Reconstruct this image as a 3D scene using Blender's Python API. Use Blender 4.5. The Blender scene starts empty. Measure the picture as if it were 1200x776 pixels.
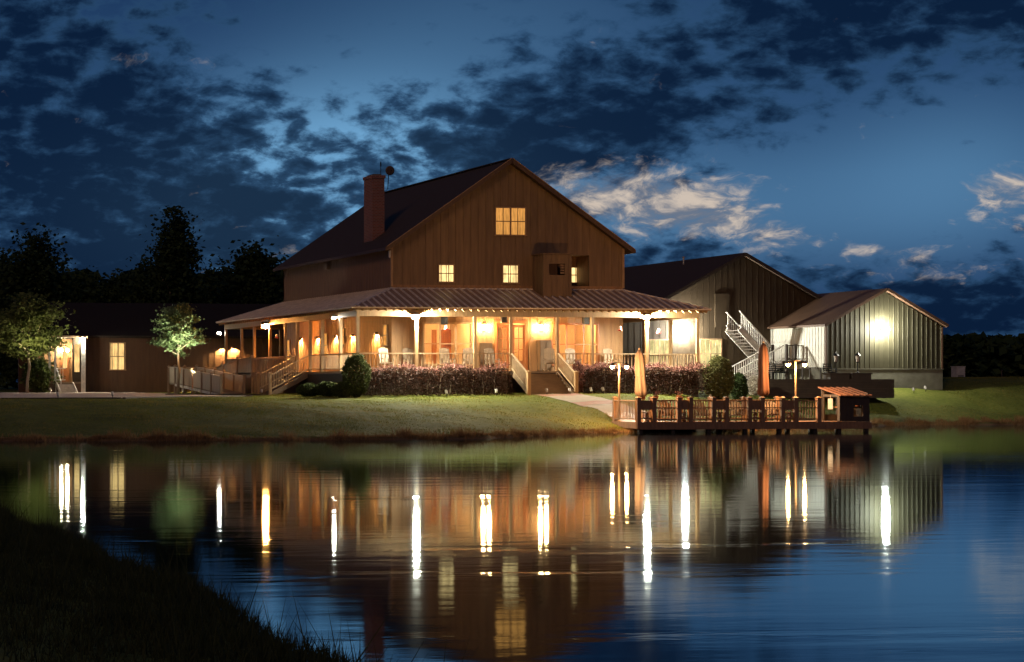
import bpy, math, random
import numpy as np
from math import sin, cos, pi, radians, sqrt, atan2
random.seed(7)
RNG = np.random.default_rng(11)
sc = bpy.context.scene
COL = sc.collection

# ------------------------------------------------------------------ camera
FPX, HY = 2400.0, 453.0                      # focal length and horizon row of the 1200 px wide photograph
PSI = math.atan(400 / FPX)
CS, SN = cos(PSI), sin(PSI)
CX, CY, CZ = -109 * (SN + .25 * CS), -109 * (CS - .25 * SN), 2.1
cam = bpy.data.cameras.new('camera'); camo = bpy.data.objects.new('camera', cam); COL.objects.link(camo)
camo.location = (CX, CY, CZ); camo.rotation_euler = (pi / 2, 0, -PSI)
cam.sensor_width = 36; cam.lens = FPX / 1200 * 36
cam.shift_x = .5; cam.shift_y = 65 / 1200
cam.clip_start = .1; cam.clip_end = 3000
sc.camera = camo

# ------------------------------------------------------------------ render settings
sc.view_settings.view_transform = 'Standard'
sc.view_settings.look = 'None'
sc.view_settings.exposure = 0; sc.view_settings.gamma = 1
try: sc.view_settings.use_curve_mapping = False
except Exception: pass
cy = sc.cycles
cy.use_denoising = True
try: cy.denoiser = 'OPENIMAGEDENOISE'
except Exception: pass
cy.max_bounces = 6; cy.diffuse_bounces = 3; cy.glossy_bounces = 3; cy.transparent_max_bounces = 8
cy.caustics_reflective = False; cy.caustics_refractive = False
cy.sample_clamp_indirect = 4.0; cy.sample_clamp_direct = 0

# ------------------------------------------------------------------ node helper
class NT:
    def __init__(s, tree): s.t = tree; s.n = tree.nodes; s.l = tree.links
    def new(s, typ, **kw):
        n = s.n.new(typ)
        for k, v in kw.items(): setattr(n, k, v)
        return n
    def link(s, a, b): s.l.new(a, b)
    def set(s, sock, v):
        if hasattr(v, 'is_output'): s.l.new(v, sock)
        else: sock.default_value = v
    def m(s, op, a, b=None, c=None, clamp=False):
        n = s.n.new('ShaderNodeMath'); n.operation = op; n.use_clamp = clamp
        for i, v in enumerate((a, b, c)):
            if v is not None: s.set(n.inputs[i], v)
        return n.outputs[0]
    def mix(s, f, a, b):
        n = s.n.new('ShaderNodeMix'); n.data_type = 'RGBA'
        s.set(n.inputs[0], f); s.set(n.inputs[6], a); s.set(n.inputs[7], b)
        return n.outputs[2]
    def noise(s, vec, scale, detail=4, rough=.55, dist=0, dims='3D'):
        n = s.n.new('ShaderNodeTexNoise'); n.noise_dimensions = dims
        if vec is not None: s.l.new(vec, n.inputs['Vector'])
        n.inputs['Scale'].default_value = scale; n.inputs['Detail'].default_value = detail
        n.inputs['Roughness'].default_value = rough; n.inputs['Distortion'].default_value = dist
        return n.outputs[0]
    def ss(s, x, lo, hi):
        n = s.n.new('ShaderNodeMapRange'); n.interpolation_type = 'SMOOTHSTEP'
        s.set(n.inputs[0], x); n.inputs[1].default_value = lo; n.inputs[2].default_value = hi
        n.inputs[3].default_value = 0; n.inputs[4].default_value = 1
        return n.outputs[0]
    def ramp(s, fac, stops):
        n = s.n.new('ShaderNodeValToRGB'); e = n.color_ramp.elements
        while len(e) < len(stops): e.new(.5)
        for i, (p, c) in enumerate(stops):
            e[i].position = p; e[i].color = (*c, 1) if len(c) == 3 else c
        s.set(n.inputs[0], fac)
        return n.outputs[0]

# ------------------------------------------------------------------ sky: dusk, broken altocumulus
world = bpy.data.worlds.new('World'); sc.world = world; world.use_nodes = True
W = NT(world.node_tree)
for n in list(W.n): W.n.remove(n)
tc = W.new('ShaderNodeTexCoord')
sep = W.new('ShaderNodeSeparateXYZ'); W.link(tc.outputs['Generated'], sep.inputs[0])
dx, dy, dz = sep.outputs
az = W.m('ARCTAN2', dx, dy)
U = W.m('DIVIDE', W.m('SUBTRACT', az, .1652), .4636)
V = W.m('DIVIDE', W.m('ABSOLUTE', dz), .183)
zz = W.m('ADD', W.m('ABSOLUTE', dz), .42)
cv = W.new('ShaderNodeCombineXYZ')
W.link(W.m('DIVIDE', dx, zz), cv.inputs[0]); W.link(W.m('DIVIDE', dy, zz), cv.inputs[1])
P = cv.outputs[0]
def blob(u0, v0, su, sv):
    a = W.m('POWER', W.m('DIVIDE', W.m('SUBTRACT', U, u0), su), 2)
    b = W.m('POWER', W.m('DIVIDE', W.m('SUBTRACT', V, v0), sv), 2)
    return W.m('EXPONENT', W.m('MULTIPLY', W.m('ADD', a, b), -1))
def lin(items):
    o = None
    for k, b in items:
        t = W.m('MULTIPLY', b, k)
        o = t if o is None else W.m('ADD', o, t)
    return o
base = W.ramp(W.m('MULTIPLY', V, .8), [(0, (.003, .008, .042)), (.20, (.008, .027, .096)), (.42, (.022, .068, .165)), (.62, (.018, .056, .145)), (.85, (.011, .037, .105)), (1, (.005, .019, .066))])
glow = lin([(1.1, blob(.35, .54, .16, .24)), (.75, blob(.20, .42, .19, .22)), (.40, blob(.70, .42, .26, .18)), (.22, blob(.50, .85, .2, .3)), (.5, blob(.45, .48, .12, .18)), (.35, blob(.95, .5, .12, .2))])
basec = W.mix(W.m('MULTIPLY', glow, .85, clamp=True), base, (.150, .360, .600, 1))
sky = W.new('ShaderNodeTexSky'); sky.sky_type = 'NISHITA'; sky.sun_disc = False
sky.sun_elevation = radians(1.0); sky.sun_rotation = radians(218); sky.air_density = 1.2; sky.ozone_density = 4
skym = W.new('ShaderNodeVectorMath', operation='SCALE'); W.link(sky.outputs[0], skym.inputs[0]); skym.inputs[3].default_value = .0015
addc = W.new('ShaderNodeVectorMath', operation='ADD'); W.link(basec, addc.inputs[0]); W.link(skym.outputs[0], addc.inputs[1])
# cloud deck: puffy cells broken by finer noise, two layers of depth
nw = W.new('ShaderNodeTexNoise'); nw.inputs['Scale'].default_value = 9; nw.inputs['Detail'].default_value = 4; W.link(P, nw.inputs['Vector'])
ws = W.new('ShaderNodeVectorMath', operation='SCALE'); W.link(nw.outputs['Color'], ws.inputs[0]); ws.inputs[3].default_value = .10
wv = W.new('ShaderNodeVectorMath', operation='ADD'); W.link(P, wv.inputs[0]); W.link(ws.outputs[0], wv.inputs[1])
Q = wv.outputs[0]
vo = W.new('ShaderNodeTexVoronoi'); vo.feature = 'SMOOTH_F1'; vo.inputs['Scale'].default_value = 30.0; vo.inputs['Smoothness'].default_value = .5; W.link(Q, vo.inputs['Vector'])
cell = W.m('SUBTRACT', .75, vo.outputs['Distance'])
n0 = W.noise(P, 30.0, 9, .62, .2)
n2 = W.noise(P, 6.0, 3, .5)
n3 = W.noise(Q, 70.0, 5, .6)
fine = W.m('ADD', W.m('MULTIPLY', W.m('SUBTRACT', n0, .5), 1.15), W.m('MULTIPLY', W.m('SUBTRACT', cell, .42), .46))
fine = W.m('ADD', fine, W.m('MULTIPLY', W.m('SUBTRACT', n3, .5), .30))
fine = W.m('ADD', fine, W.m('MULTIPLY', W.m('SUBTRACT', n2, .5), .60))
cover = lin([(.52, blob(.00, .85, .20, .40)), (.40, blob(.14, .36, .24, .26)), (.26, blob(.30, .46, .17, .16)), (.2, blob(.20, .70, .12, .12)), (-.16, blob(.37, .62, .10, .10)), (-.20, blob(.40, .95, .20, .20)), (.34, blob(.53, .60, .17, .16)),
             (.38, blob(.72, .76, .25, .18)), (.16, blob(.62, .62, .12, .10)), (.58, blob(.97, .98, .24, .17)), (-.42, blob(.87, .53, .15, .18)), (.62, blob(.93, .18, .30, .13)), (-.12, blob(.34, .54, .08, .10)), (-.14, blob(.66, .46, .10, .07)), (.26, blob(.64, .33, .12, .07)), (.25, blob(.05, .2, .2, .12))])
dens = W.m('ADD', fine, cover)
mask = W.ss(dens, -.06, .26)
thick = W.ss(dens, .02, .50)
cloudc = W.mix(thick, (.024, .072, .158, 1), (.0026, .0110, .035, 1))
c1 = W.mix(W.m('MULTIPLY', mask, .95), addc.outputs[0], cloudc)
# clouds that still catch the last light
nb = W.noise(Q, 30.0, 9, .62, .15)
bm_ = lin([(.74, blob(.665, .485, .105, .085)), (.55, blob(.715, .42, .07, .05)), (.66, blob(.985, .46, .05, .08)), (.5, blob(.785, .37, .05, .035)), (.42, blob(.88, .33, .05, .03)), (.30, blob(.60, .50, .06, .06)), (.3, blob(.9, .27, .12, .05)), (.22, blob(.3,.34,.05,.05)), (.2, blob(.56,.42,.06,.05))])
bmask = W.ss(W.m('ADD', W.m('MULTIPLY', nb, 1.15), W.m('MULTIPLY', bm_, .66)), .76, 1.22)
warm = W.mix(W.ss(nb, .42, .66), (.16, .18, .23, 1), (.66, .55, .45, 1))
c2 = W.mix(W.m('MULTIPLY', bmask, .92), c1, warm)
bg = W.new('ShaderNodeBackground'); W.link(c2, bg.inputs[0]); bg.inputs[1].default_value = 1.0
wo = W.new('ShaderNodeOutputWorld'); W.link(bg.outputs[0], wo.inputs[0])

# afterglow fill behind the viewer's left, raised to brighten walls and porch roof
sl = bpy.data.lights.new('sun', 'SUN'); slo = bpy.data.objects.new('sun', sl); COL.objects.link(slo)
sl.energy = .42; sl.angle = radians(14); sl.color = (1, .56, .29)
slo.rotation_euler = (radians(62), 0, radians(-38))

# ------------------------------------------------------------------ photograph pixel -> point on a real plane
def ray(x, y):
    a = x / FPX
    return (SN + a * CS, CS - a * SN, (HY - y) / FPX)
def aY(x, y, Y):
    d = ray(x, y); t = (Y - CY) / d[1]; return (CX + t * d[0], Y, CZ + t * d[2])
def aZ(x, y, Z):
    d = ray(x, y); t = (Z - CZ) / d[2]; return (CX + t * d[0], CY + t * d[1], Z)
def aX(x, y, X):
    d = ray(x, y); t = (X - CX) / d[0]; return (X, CY + t * d[1], CZ + t * d[2])

# ------------------------------------------------------------------ object helpers
def tag(o, label=None, cat=None, group=None, kind=None):
    if label: o['label'] = label
    if cat: o['category'] = cat
    if group: o['group'] = group
    if kind: o['kind'] = kind
    return o
def thing(name, label, cat, loc=(0, 0, 0), group=None):
    o = bpy.data.objects.new(name, None); COL.objects.link(o); o.location = loc
    o.empty_display_size = .2
    return tag(o, label, cat, group)
def wloc(o):
    x = y = z = 0
    while o is not None:
        x += o.location.x; y += o.location.y; z += o.location.z; o = o.parent
    return (x, y, z)
def copy_tree(o, parent=None):
    c = o.copy(); COL.objects.link(c); c.parent = parent
    for ch in list(o.children): copy_tree(ch, c)
    return c
def vsub(a, b): return (a[0]-b[0], a[1]-b[1], a[2]-b[2])
def vadd(a, b): return (a[0]+b[0], a[1]+b[1], a[2]+b[2])
def vmul(a, k): return (a[0]*k, a[1]*k, a[2]*k)
def vlen(a): return sqrt(a[0]**2+a[1]**2+a[2]**2)
def vnorm(a):
    l = vlen(a) or 1; return vmul(a, 1/l)
def vcross(a, b): return (a[1]*b[2]-a[2]*b[1], a[2]*b[0]-a[0]*b[2], a[0]*b[1]-a[1]*b[0])

class MB:
    def __init__(s): s.v = []; s.f = []
    def poly(s, pts):
        i = len(s.v); s.v += [tuple(p) for p in pts]; s.f.append(tuple(range(i, i+len(pts))))
    def hexa(s, p):                      # p: bottom 4 ccw, top 4 ccw
        i = len(s.v); s.v += [tuple(q) for q in p]
        for f in ((3,2,1,0),(4,5,6,7),(0,1,5,4),(1,2,6,5),(2,3,7,6),(3,0,4,7)): s.f.append(tuple(i+k for k in f))
    def box(s, x0, x1, y0, y1, z0, z1):
        s.hexa([(x0,y0,z0),(x1,y0,z0),(x1,y1,z0),(x0,y1,z0),(x0,y0,z1),(x1,y0,z1),(x1,y1,z1),(x0,y1,z1)])
    def cbox(s, c, sx, sy, sz): s.box(c[0]-sx/2, c[0]+sx/2, c[1]-sy/2, c[1]+sy/2, c[2]-sz/2, c[2]+sz/2)
    def bar(s, a, b, w, h=None, up=(0,0,1)):
        h = h or w
        d = vnorm(vsub(b, a))
        if abs(d[0]*up[0]+d[1]*up[1]+d[2]*up[2]) > .99: up = (1, 0, 0)
        sd = vnorm(vcross(d, up)); u = vcross(sd, d)
        q = [(-1,-1),(1,-1),(1,1),(-1,1)]
        pa = [vadd(a, vadd(vmul(sd, i*w/2), vmul(u, j*h/2))) for i, j in q]
        pb = [vadd(b, vadd(vmul(sd, i*w/2), vmul(u, j*h/2))) for i, j in q]
        s.hexa([pa[0],pa[1],pb[1],pb[0],pa[3],pa[2],pb[2],pb[3]])
    def tube(s, pts, r, n=8, cap=True):
        rs = r if isinstance(r, (list, tuple)) else [r]*len(pts)
        i0 = len(s.v)
        for k, p in enumerate(pts):
            d = vnorm(vsub(pts[min(k+1, len(pts)-1)], pts[max(k-1, 0)]))
            up = (0,0,1) if abs(d[2]) < .9 else (1,0,0)
            a = vnorm(vcross(d, up)); b = vcross(d, a)
            for q in range(n):
                t = 2*pi*q/n
                s.v.append(vadd(p, vadd(vmul(a, cos(t)*rs[k]), vmul(b, sin(t)*rs[k]))))
        for k in range(len(pts)-1):
            for q in range(n):
                a = i0+k*n+q; b = i0+k*n+(q+1) % n
                s.f.append((a, b, b+n, a+n))
        if cap:
            s.f.append(tuple(i0+q for q in range(n))[::-1]); s.f.append(tuple(i0+(len(pts)-1)*n+q for q in range(n)))
    def lathe(s, c, prof, n=12):         # prof: (r, z)
        s.tube([(c[0], c[1], c[2]+z) for r, z in prof], [max(r, .001) for r, z in prof], n)
    def ball(s, c, r, n=12, m=8, sz=1):
        s.lathe(c, [(r*sin(pi*k/m), -r*sz*cos(pi*k/m)) for k in range(m+1)], n)
    def prism(s, poly, vec):             # extrude a planar polygon along vec
        n = len(poly); i = len(s.v)
        s.v += [tuple(p) for p in poly] + [vadd(p, vec) for p in poly]
        s.f.append(tuple(range(i, i+n))); s.f.append(tuple(range(i+2*n-1, i+n-1, -1)))
        for k in range(n): s.f.append((i+k, i+n+k, i+n+(k+1) % n, i+(k+1) % n))
    def build(s, name, mat, parent=None, smooth=False, bevel=0):
        o = (0,0,0) if parent is None else wloc(parent)
        me = bpy.data.meshes.new(name)
        me.from_pydata([vsub(p, o) for p in s.v], [], s.f)
        import bmesh
        bm = bmesh.new(); bm.from_mesh(me); bmesh.ops.recalc_face_normals(bm, faces=bm.faces[:]); bm.to_mesh(me); bm.free()
        if smooth:
            for p in me.polygons: p.use_smooth = True
        me.materials.append(mat)
        ob = bpy.data.objects.new(name, me); COL.objects.link(ob); ob.parent = parent
        if bevel:
            b = ob.modifiers.new('bevel', 'BEVEL'); b.width = bevel; b.segments = 2; b.limit_method = 'ANGLE'
        return ob
    def solo(s, name, mat, label, cat, loc, group=None, **kw):   # a thing that is one mesh, origin at its base
        e = thing(name + '_tmp', label, cat, loc)
        ob = s.build(name, mat, e, **kw); ob.parent = None; ob.location = loc
        bpy.data.objects.remove(e)
        ob.name = name
        return tag(ob, label, cat, group)

def np_mesh(name, verts, quads, mat, parent=None, tris=False):
    me = bpy.data.meshes.new(name)
    k = 3 if tris else 4
    nv, nf = len(verts), len(quads)
    me.vertices.add(nv); me.vertices.foreach_set('co', np.asarray(verts, np.float32).ravel())
    me.loops.add(nf*k); me.loops.foreach_set('vertex_index', np.asarray(quads, np.int32).ravel())
    me.polygons.add(nf); me.polygons.foreach_set('loop_start', np.arange(nf, dtype=np.int32)*k)
    me.update(calc_edges=True); me.validate()
    me.materials.append(mat)
    ob = bpy.data.objects.new(name, me); COL.objects.link(ob); ob.parent = parent
    return ob

# ------------------------------------------------------------------ materials
MATS = {}
def pm(name, col, rough=.6, metal=0, col2=None, nscale=6, stretch=(1,1,1), bump=0, bscale=None, detail=5, spec=.5, coat=0):
    if name in MATS: return MATS[name]
    m = bpy.data.materials.new(name); m.use_nodes = True
    T = NT(m.node_tree); b = T.n['Principled BSDF']
    b.inputs['Roughness'].default_value = rough; b.inputs['Metallic'].default_value = metal
    b.inputs['Specular IOR Level'].default_value = spec
    t = T.new('ShaderNodeTexCoord'); mp = T.new('ShaderNodeMapping'); mp.inputs['Scale'].default_value = stretch
    T.link(t.outputs['Object'], mp.inputs[0])
    nz = T.noise(mp.outputs[0], nscale, detail, .6)
    c2 = col2 or tuple(x*.62 for x in col)
    T.link(T.ramp(nz, [(.30, c2), (.70, col)]), b.inputs['Base Color'])
    T.link(T.m('MULTIPLY_ADD', nz, .25, rough-.12), b.inputs['Roughness'])
    if bump:
        bp = T.new('ShaderNodeBump'); bp.inputs['Strength'].default_value = bump; bp.inputs['Distance'].default_value = .02
        T.link(T.noise(mp.outputs[0], bscale or nscale*3, 4, .6), bp.inputs['Height']); T.link(bp.outputs[0], b.inputs['Normal'])
    MATS[name] = m
    return m
def em(name, col, strength):
    if name in MATS: return MATS[name]
    m = bpy.data.materials.new(name); m.use_nodes = True
    T = NT(m.node_tree); T.n.remove(T.n['Principled BSDF'])
    e = T.new('ShaderNodeEmission'); e.inputs[0].default_value = (*col, 1); e.inputs[1].default_value = strength
    T.link(e.outputs[0], T.n['Material Output'].inputs[0])
    MATS[name] = m
    return m
def curtain(name, col, strength, fold=5.0):
    """a lit window behind a drawn curtain or blind: folds of cloth vary the light that comes through"""
    m = bpy.data.materials.new(name); m.use_nodes = True
    T = NT(m.node_tree); T.n.remove(T.n['Principled BSDF'])
    t = T.new('ShaderNodeTexCoord'); mp = T.new('ShaderNodeMapping'); mp.inputs['Scale'].default_value = (fold, 1, .6)
    T.link(t.outputs['Object'], mp.inputs[0])
    nz = T.noise(mp.outputs[0], 2.2, 3, .6)
    nz2 = T.noise(t.outputs['Object'], 1.1, 2, .5)
    k = T.m('MULTIPLY_ADD', nz, 1.7, -.15)
    k = T.m('MULTIPLY', k, T.m('MULTIPLY_ADD', nz2, .9, .55))
    e = T.new('ShaderNodeEmission'); e.inputs[0].default_value = (*col, 1)
    T.link(T.m('MULTIPLY', k, strength), e.inputs[1])
    T.link(e.outputs[0], T.n['Material Output'].inputs[0])
    return m
def glassmat():
    m = bpy.data.materials.new('window_glass'); m.use_nodes = True
    T = NT(m.node_tree); T.n.remove(T.n['Principled BSDF'])
    a = T.new('ShaderNodeBsdfTransparent'); g = T.new('ShaderNodeBsdfGlossy'); g.inputs['Roughness'].default_value = .04
    mx = T.new('ShaderNodeMixShader'); mx.inputs[0].default_value = .09
    T.link(a.outputs[0], mx.inputs[1]); T.link(g.outputs[0], mx.inputs[2]); T.link(mx.outputs[0], T.n['Material Output'].inputs[0])
    return m
def leafmat(name, c1, c2, trans=.35, rough=.5):
    m = bpy.data.materials.new(name); m.use_nodes = True
    T = NT(m.node_tree); b = T.n['Principled BSDF']; b.inputs['Roughness'].default_value = max(rough, .7); b.inputs['Specular IOR Level'].default_value = .15
    g = T.new('ShaderNodeNewGeometry')
    col = T.ramp(g.outputs['Random Per Island'], [(0, c1), (1, c2)])
    T.link(col, b.inputs['Base Color'])
    tr = T.new('ShaderNodeBsdfTranslucent'); T.link(col, tr.inputs[0])
    mx = T.new('ShaderNodeMixShader'); mx.inputs[0].default_value = trans
    T.link(b.outputs[0], mx.inputs[1]); T.link(tr.outputs[0], mx.inputs[2]); T.link(mx.outputs[0], T.n['Material Output'].inputs[0])
    return m

M = {}
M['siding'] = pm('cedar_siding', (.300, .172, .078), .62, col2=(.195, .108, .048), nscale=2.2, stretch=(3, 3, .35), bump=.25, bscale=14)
M['gable'] = pm('gable_siding', (.225, .142, .069), .65, col2=(.120, .073, .034), nscale=1.6, stretch=(3, 3, .3), bump=.25, bscale=14)  # same house siding, darkened to offset the dock lamps' light
M['siding2'] = pm('barn_siding', (.052, .035, .018), .75, spec=.25, col2=(.032, .021, .011), nscale=2.0, stretch=(3, 3, .35), bump=.25, bscale=14)
M['wingside'] = pm('wing_siding', (.085, .043, .020), .65, col2=(.055, .027, .012), nscale=2.2, stretch=(3, 3, .35), bump=.25, bscale=14)
M['trim'] = pm('cedar_trim', (.380, .240, .120), .55, nscale=4, stretch=(2, 2, .6), bump=.15)
M['post'] = pm('post_timber', (.400, .255, .125), .55, nscale=5, stretch=(3, 3, .4), bump=.2)
M['rail'] = pm('rail_timber', (.420, .310, .190), .55, nscale=6, bump=.1)
M['chairwood'] = pm('weathered_chair_wood', (.190, .135, .085), .6, nscale=6)
M['deck'] = pm('deck_boards', (.190, .130, .080), .6, nscale=5, stretch=(.4, 5, 1), bump=.2)
M['roofdark'] = pm('brown_roof', (.085, .058, .040), .85, spec=.15, col2=(.055, .038, .027), nscale=9, bump=.3, bscale=40)
M['roofmetal'] = pm('standing_seam_metal', (.40, .26, .165), .5, 0, col2=(.29, .185, .115), nscale=1.6)
M['roofrib'] = pm('seam_rib_metal', (.92, .80, .64), .45, 0, nscale=3)
M['brick'] = None
M['interior'] = pm('cream_plaster', (.66, .50, .30), .8, col2=(.56, .41, .24), nscale=1.2)
M['doorwood'] = pm('stained_door_wood', (.34, .125, .040), .42, col2=(.22, .075, .024), nscale=3, stretch=(4, 4, .4))
M['cabwood'] = pm('old_oak', (.110, .062, .027), .55, col2=(.065, .036, .015), nscale=4, stretch=(3, 3, .5), bump=.2)
M['white'] = pm('white_paint', (.74, .70, .62), .5, nscale=5)
M['metalwall'] = pm('painted_metal_siding', (.058, .054, .031), .6, 0, spec=.2, col2=(.040, .037, .021), nscale=1.5, stretch=(1, 1, .4))
M['litwall'] = pm('flood_lit_siding', (.70, .69, .60), .5, col2=(.60, .59, .50), nscale=1.5, stretch=(1, 1, .4))  # shed siding paled so its colour carries the barn floodlight's glare
M['wingroof'] = pm('charcoal_shingle', (.032, .026, .022), .9, nscale=9, bump=.3, bscale=40, spec=.1)
M['shedroof'] = pm('brown_sheet_roof', (.14, .078, .044), .6, .1, col2=(.10, .056, .032), nscale=2)
M['foundation'] = pm('rendered_foundation', (.17, .165, .125), .85, col2=(.12, .115, .085), nscale=3, bump=.3)
M['black'] = pm('black_metal', (.018, .017, .016), .45, .5, nscale=8)
M['darkwood'] = pm('dark_timber', (.050, .035, .023), .7, nscale=5, bump=.3)
M['dockwood'] = pm('dock_timber', (.270, .155, .080), .65, col2=(.160, .090, .047), nscale=5, stretch=(2, 2, .6), bump=.25)
M['rampwood'] = pm('ramp_timber', (.30, .205, .125), .6, nscale=4, stretch=(2, 2, .5), bump=.2)
M['ramppanel'] = pm('ramp_boards', (.40, .34, .245), .6, col2=(.30, .25, .18), nscale=3, stretch=(3, 3, .4), bump=.1)
M['canvas'] = pm('umbrella_canvas', (.21, .155, .12), .85, nscale=4, stretch=(3, 3, .5), bump=.2)
M['canvasr'] = pm('rust_canvas', (.090, .032, .013), .85, nscale=4, stretch=(3, 3, .5), bump=.2)
M['bronze'] = pm('lamp_bronze', (.10, .070, .045), .45, .6, nscale=6)
M['polewood'] = pm('pale_pole', (.42, .30, .18), .55, nscale=5, stretch=(2, 2, .5))
M['tin'] = pm('rusty_tin', (.15, .062, .028), .7, 0, col2=(.095, .040, .018), nscale=4, stretch=(1, 4, 1))
M['stone'] = pm('pale_paving', (.27, .215, .165), .85, col2=(.19, .15, .115), nscale=4, bump=.3)
M['redbrick'] = pm('path_brick', (.27, .115, .075), .8, col2=(.18, .075, .05), nscale=6, bump=.3)
M['bark'] = pm('grey_bark', (.20, .165, .12), .9, col2=(.11, .09, .065), nscale=8, stretch=(3, 3, .6), bump=.5)
M['palebark'] = pm('pale_bark', (.40, .33, .22), .85, col2=(.27, .21, .14), nscale=8, stretch=(3, 3, .6), bump=.4)
M['cabinet'] = pm('grey_cabinet', (.52, .50, .46), .5, nscale=4)
M['terracotta'] = pm('terracotta', (.36, .13, .06), .8, nscale=8)
M['redplastic'] = pm('red_glass', (.55, .03, .03), .25, nscale=4)
M['glass'] = glassmat()
M['leaf_dark'] = leafmat('dark_leaf', (.022, .040, .014), (.050, .080, .028))
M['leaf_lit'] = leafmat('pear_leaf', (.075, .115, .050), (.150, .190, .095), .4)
M['leaf_left'] = leafmat('maple_leaf', (.080, .105, .026), (.160, .185, .055), .45)
M['leaf_hedge'] = leafmat('plum_hedge_leaf', (.018, .009, .006), (.066, .030, .020), .3)
M['leaf_bloom'] = leafmat('pink_fringe_bloom', (.095, .038, .030), (.25, .115, .10), .35)
M['leaf_box'] = leafmat('boxwood_leaf', (.035, .052, .018), (.085, .105, .035), .3)
M['leaf_olive'] = leafmat('olive_leaf', (.060, .065, .022), (.120, .120, .045), .3)
M['leaf_white'] = leafmat('white_bloom', (.45, .42, .36), (.65, .62, .55), .3)
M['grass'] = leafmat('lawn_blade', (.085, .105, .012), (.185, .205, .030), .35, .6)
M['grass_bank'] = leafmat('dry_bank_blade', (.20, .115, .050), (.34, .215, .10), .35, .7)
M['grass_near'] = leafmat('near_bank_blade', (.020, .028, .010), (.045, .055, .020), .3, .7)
def patchy(mat, dry):
    """drier and lusher patches across the lawn"""
    T = NT(mat.node_tree); b = T.n['Principled BSDF']; src = b.inputs['Base Color'].links[0].from_socket
    t = T.new('ShaderNodeTexCoord'); k = T.m('ADD', T.m('MULTIPLY', T.noise(t.outputs['Object'], .45, 4, .6), .6), T.m('MULTIPLY', T.noise(t.outputs['Object'], 2.3, 4, .6), .5))
    out = T.mix(T.ss(k, .46, .70), src, dry)
    T.link(out, b.inputs['Base Color'])
    for n in T.n:
        if n.type == 'BSDF_TRANSLUCENT': T.link(out, n.inputs[0])
patchy(M['grass'], (.25, .20, .055, 1))
E_ = {}
E_['cool'] = em('lamp_cool_white', (1, .92, .68), 11000)
E_['nook'] = em('lamp_nook_flood', (1, .92, .72), 2200)
E_['flood'] = em('lamp_flood', (1, .97, .84), 3000)
E_['shedflood'] = em('lamp_shed_flood', (1, .96, .82), 1100)
E_['orange'] = em('lamp_sodium', (1, .40, .09), 2600)
E_['white'] = em('lamp_small_white', (1, .9, .72), 420)
E_['warm'] = em('lamp_coach', (1, .58, .22), 800)
E_['scon'] = em('lamp_downlight', (1, .55, .19), 9500)
E_['dock'] = em('lamp_dock', (1, .44, .12), 300)
E_['room'] = em('lamp_room', (1, .55, .21), 430)
E_['wing'] = em('lamp_wing', (1, .80, .52), 420)
E_['spot'] = em('lamp_ground_spot', (1, 1, .70), 90000)
E_['treefill'] = em('added_tree_fill', (1, .88, .55), 26000)  # fill for the young tree, added to brighten its crown
M['win_amber'] = curtain('amber_curtain_light', (1, .44, .10), 1.0, 9)
M['win_cream'] = curtain('cream_blind_light', (1, .68, .27), 2.1, 2)
M['win_green'] = curtain('greenish_blind_light', (1, .84, .36), 1.3, 1.2)
M['win_wing'] = curtain('golden_curtain_light', (1, .62, .22), 1.6, 8)

def brickmat():
    m = bpy.data.materials.new('chimney_brick'); m.use_nodes = True
    T = NT(m.node_tree); b = T.n['Principled BSDF']; b.inputs['Roughness'].default_value = .85
    t = T.new('ShaderNodeTexCoord'); s_ = T.new('ShaderNodeSeparateXYZ'); T.link(t.outputs['Object'], s_.inputs[0])
    c = T.new('ShaderNodeCombineXYZ'); T.link(T.m('ADD', s_.outputs[0], s_.outputs[1]), c.inputs[0]); T.link(s_.outputs[2], c.inputs[1])
    br = T.new('ShaderNodeTexBrick'); T.link(c.outputs[0], br.inputs[0])
    br.inputs['Scale'].default_value = 1; br.inputs['Brick Width'].default_value = .22; br.inputs['Row Height'].default_value = .085
    br.inputs['Mortar Size'].default_value = .012
    br.inputs['Color1'].default_value = (.30, .085, .050, 1); br.inputs['Color2'].default_value = (.20, .055, .035, 1); br.inputs['Mortar'].default_value = (.26, .20, .16, 1)
    T.link(br.outputs[0], b.inputs['Base Color'])
    return m
M['brick'] = brickmat()

def groundmat():
    m = bpy.data.materials.new('lawn_ground'); m.use_nodes = True
    T = NT(m.node_tree); b = T.n['Principled BSDF']; b.inputs['Roughness'].default_value = .95; b.inputs['Specular IOR Level'].default_value = .1
    t = T.new('ShaderNodeTexCoord')
    n1 = T.noise(t.outputs['Object'], .35, 5, .6); n2 = T.noise(t.outputs['Object'], 5.0, 5, .65)
    k = T.m('ADD', T.m('MULTIPLY', n1, .5), T.m('MULTIPLY', n2, .5))
    g = T.ramp(k, [(.34, (.050, .062, .010)), (.5, (.090, .106, .018)), (.66, (.145, .150, .034))])
    s_ = T.new('ShaderNodeSeparateXYZ'); T.link(t.outputs['Object'], s_.inputs[0])
    mud = T.ss(T.m('ADD', s_.outputs[2], T.m('MULTIPLY', n2, .12)), .08, .22)
    T.link(T.mix(mud, (.16, .095, .045, 1), g), b.inputs['Base Color'])
    bp = T.new('ShaderNodeBump'); bp.inputs['Strength'].default_value = .5; bp.inputs['Distance'].default_value = .06
    T.link(T.noise(t.outputs['Object'], 9, 5, .65), bp.inputs['Height']); T.link(bp.outputs[0], b.inputs['Normal'])
    return m
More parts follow.
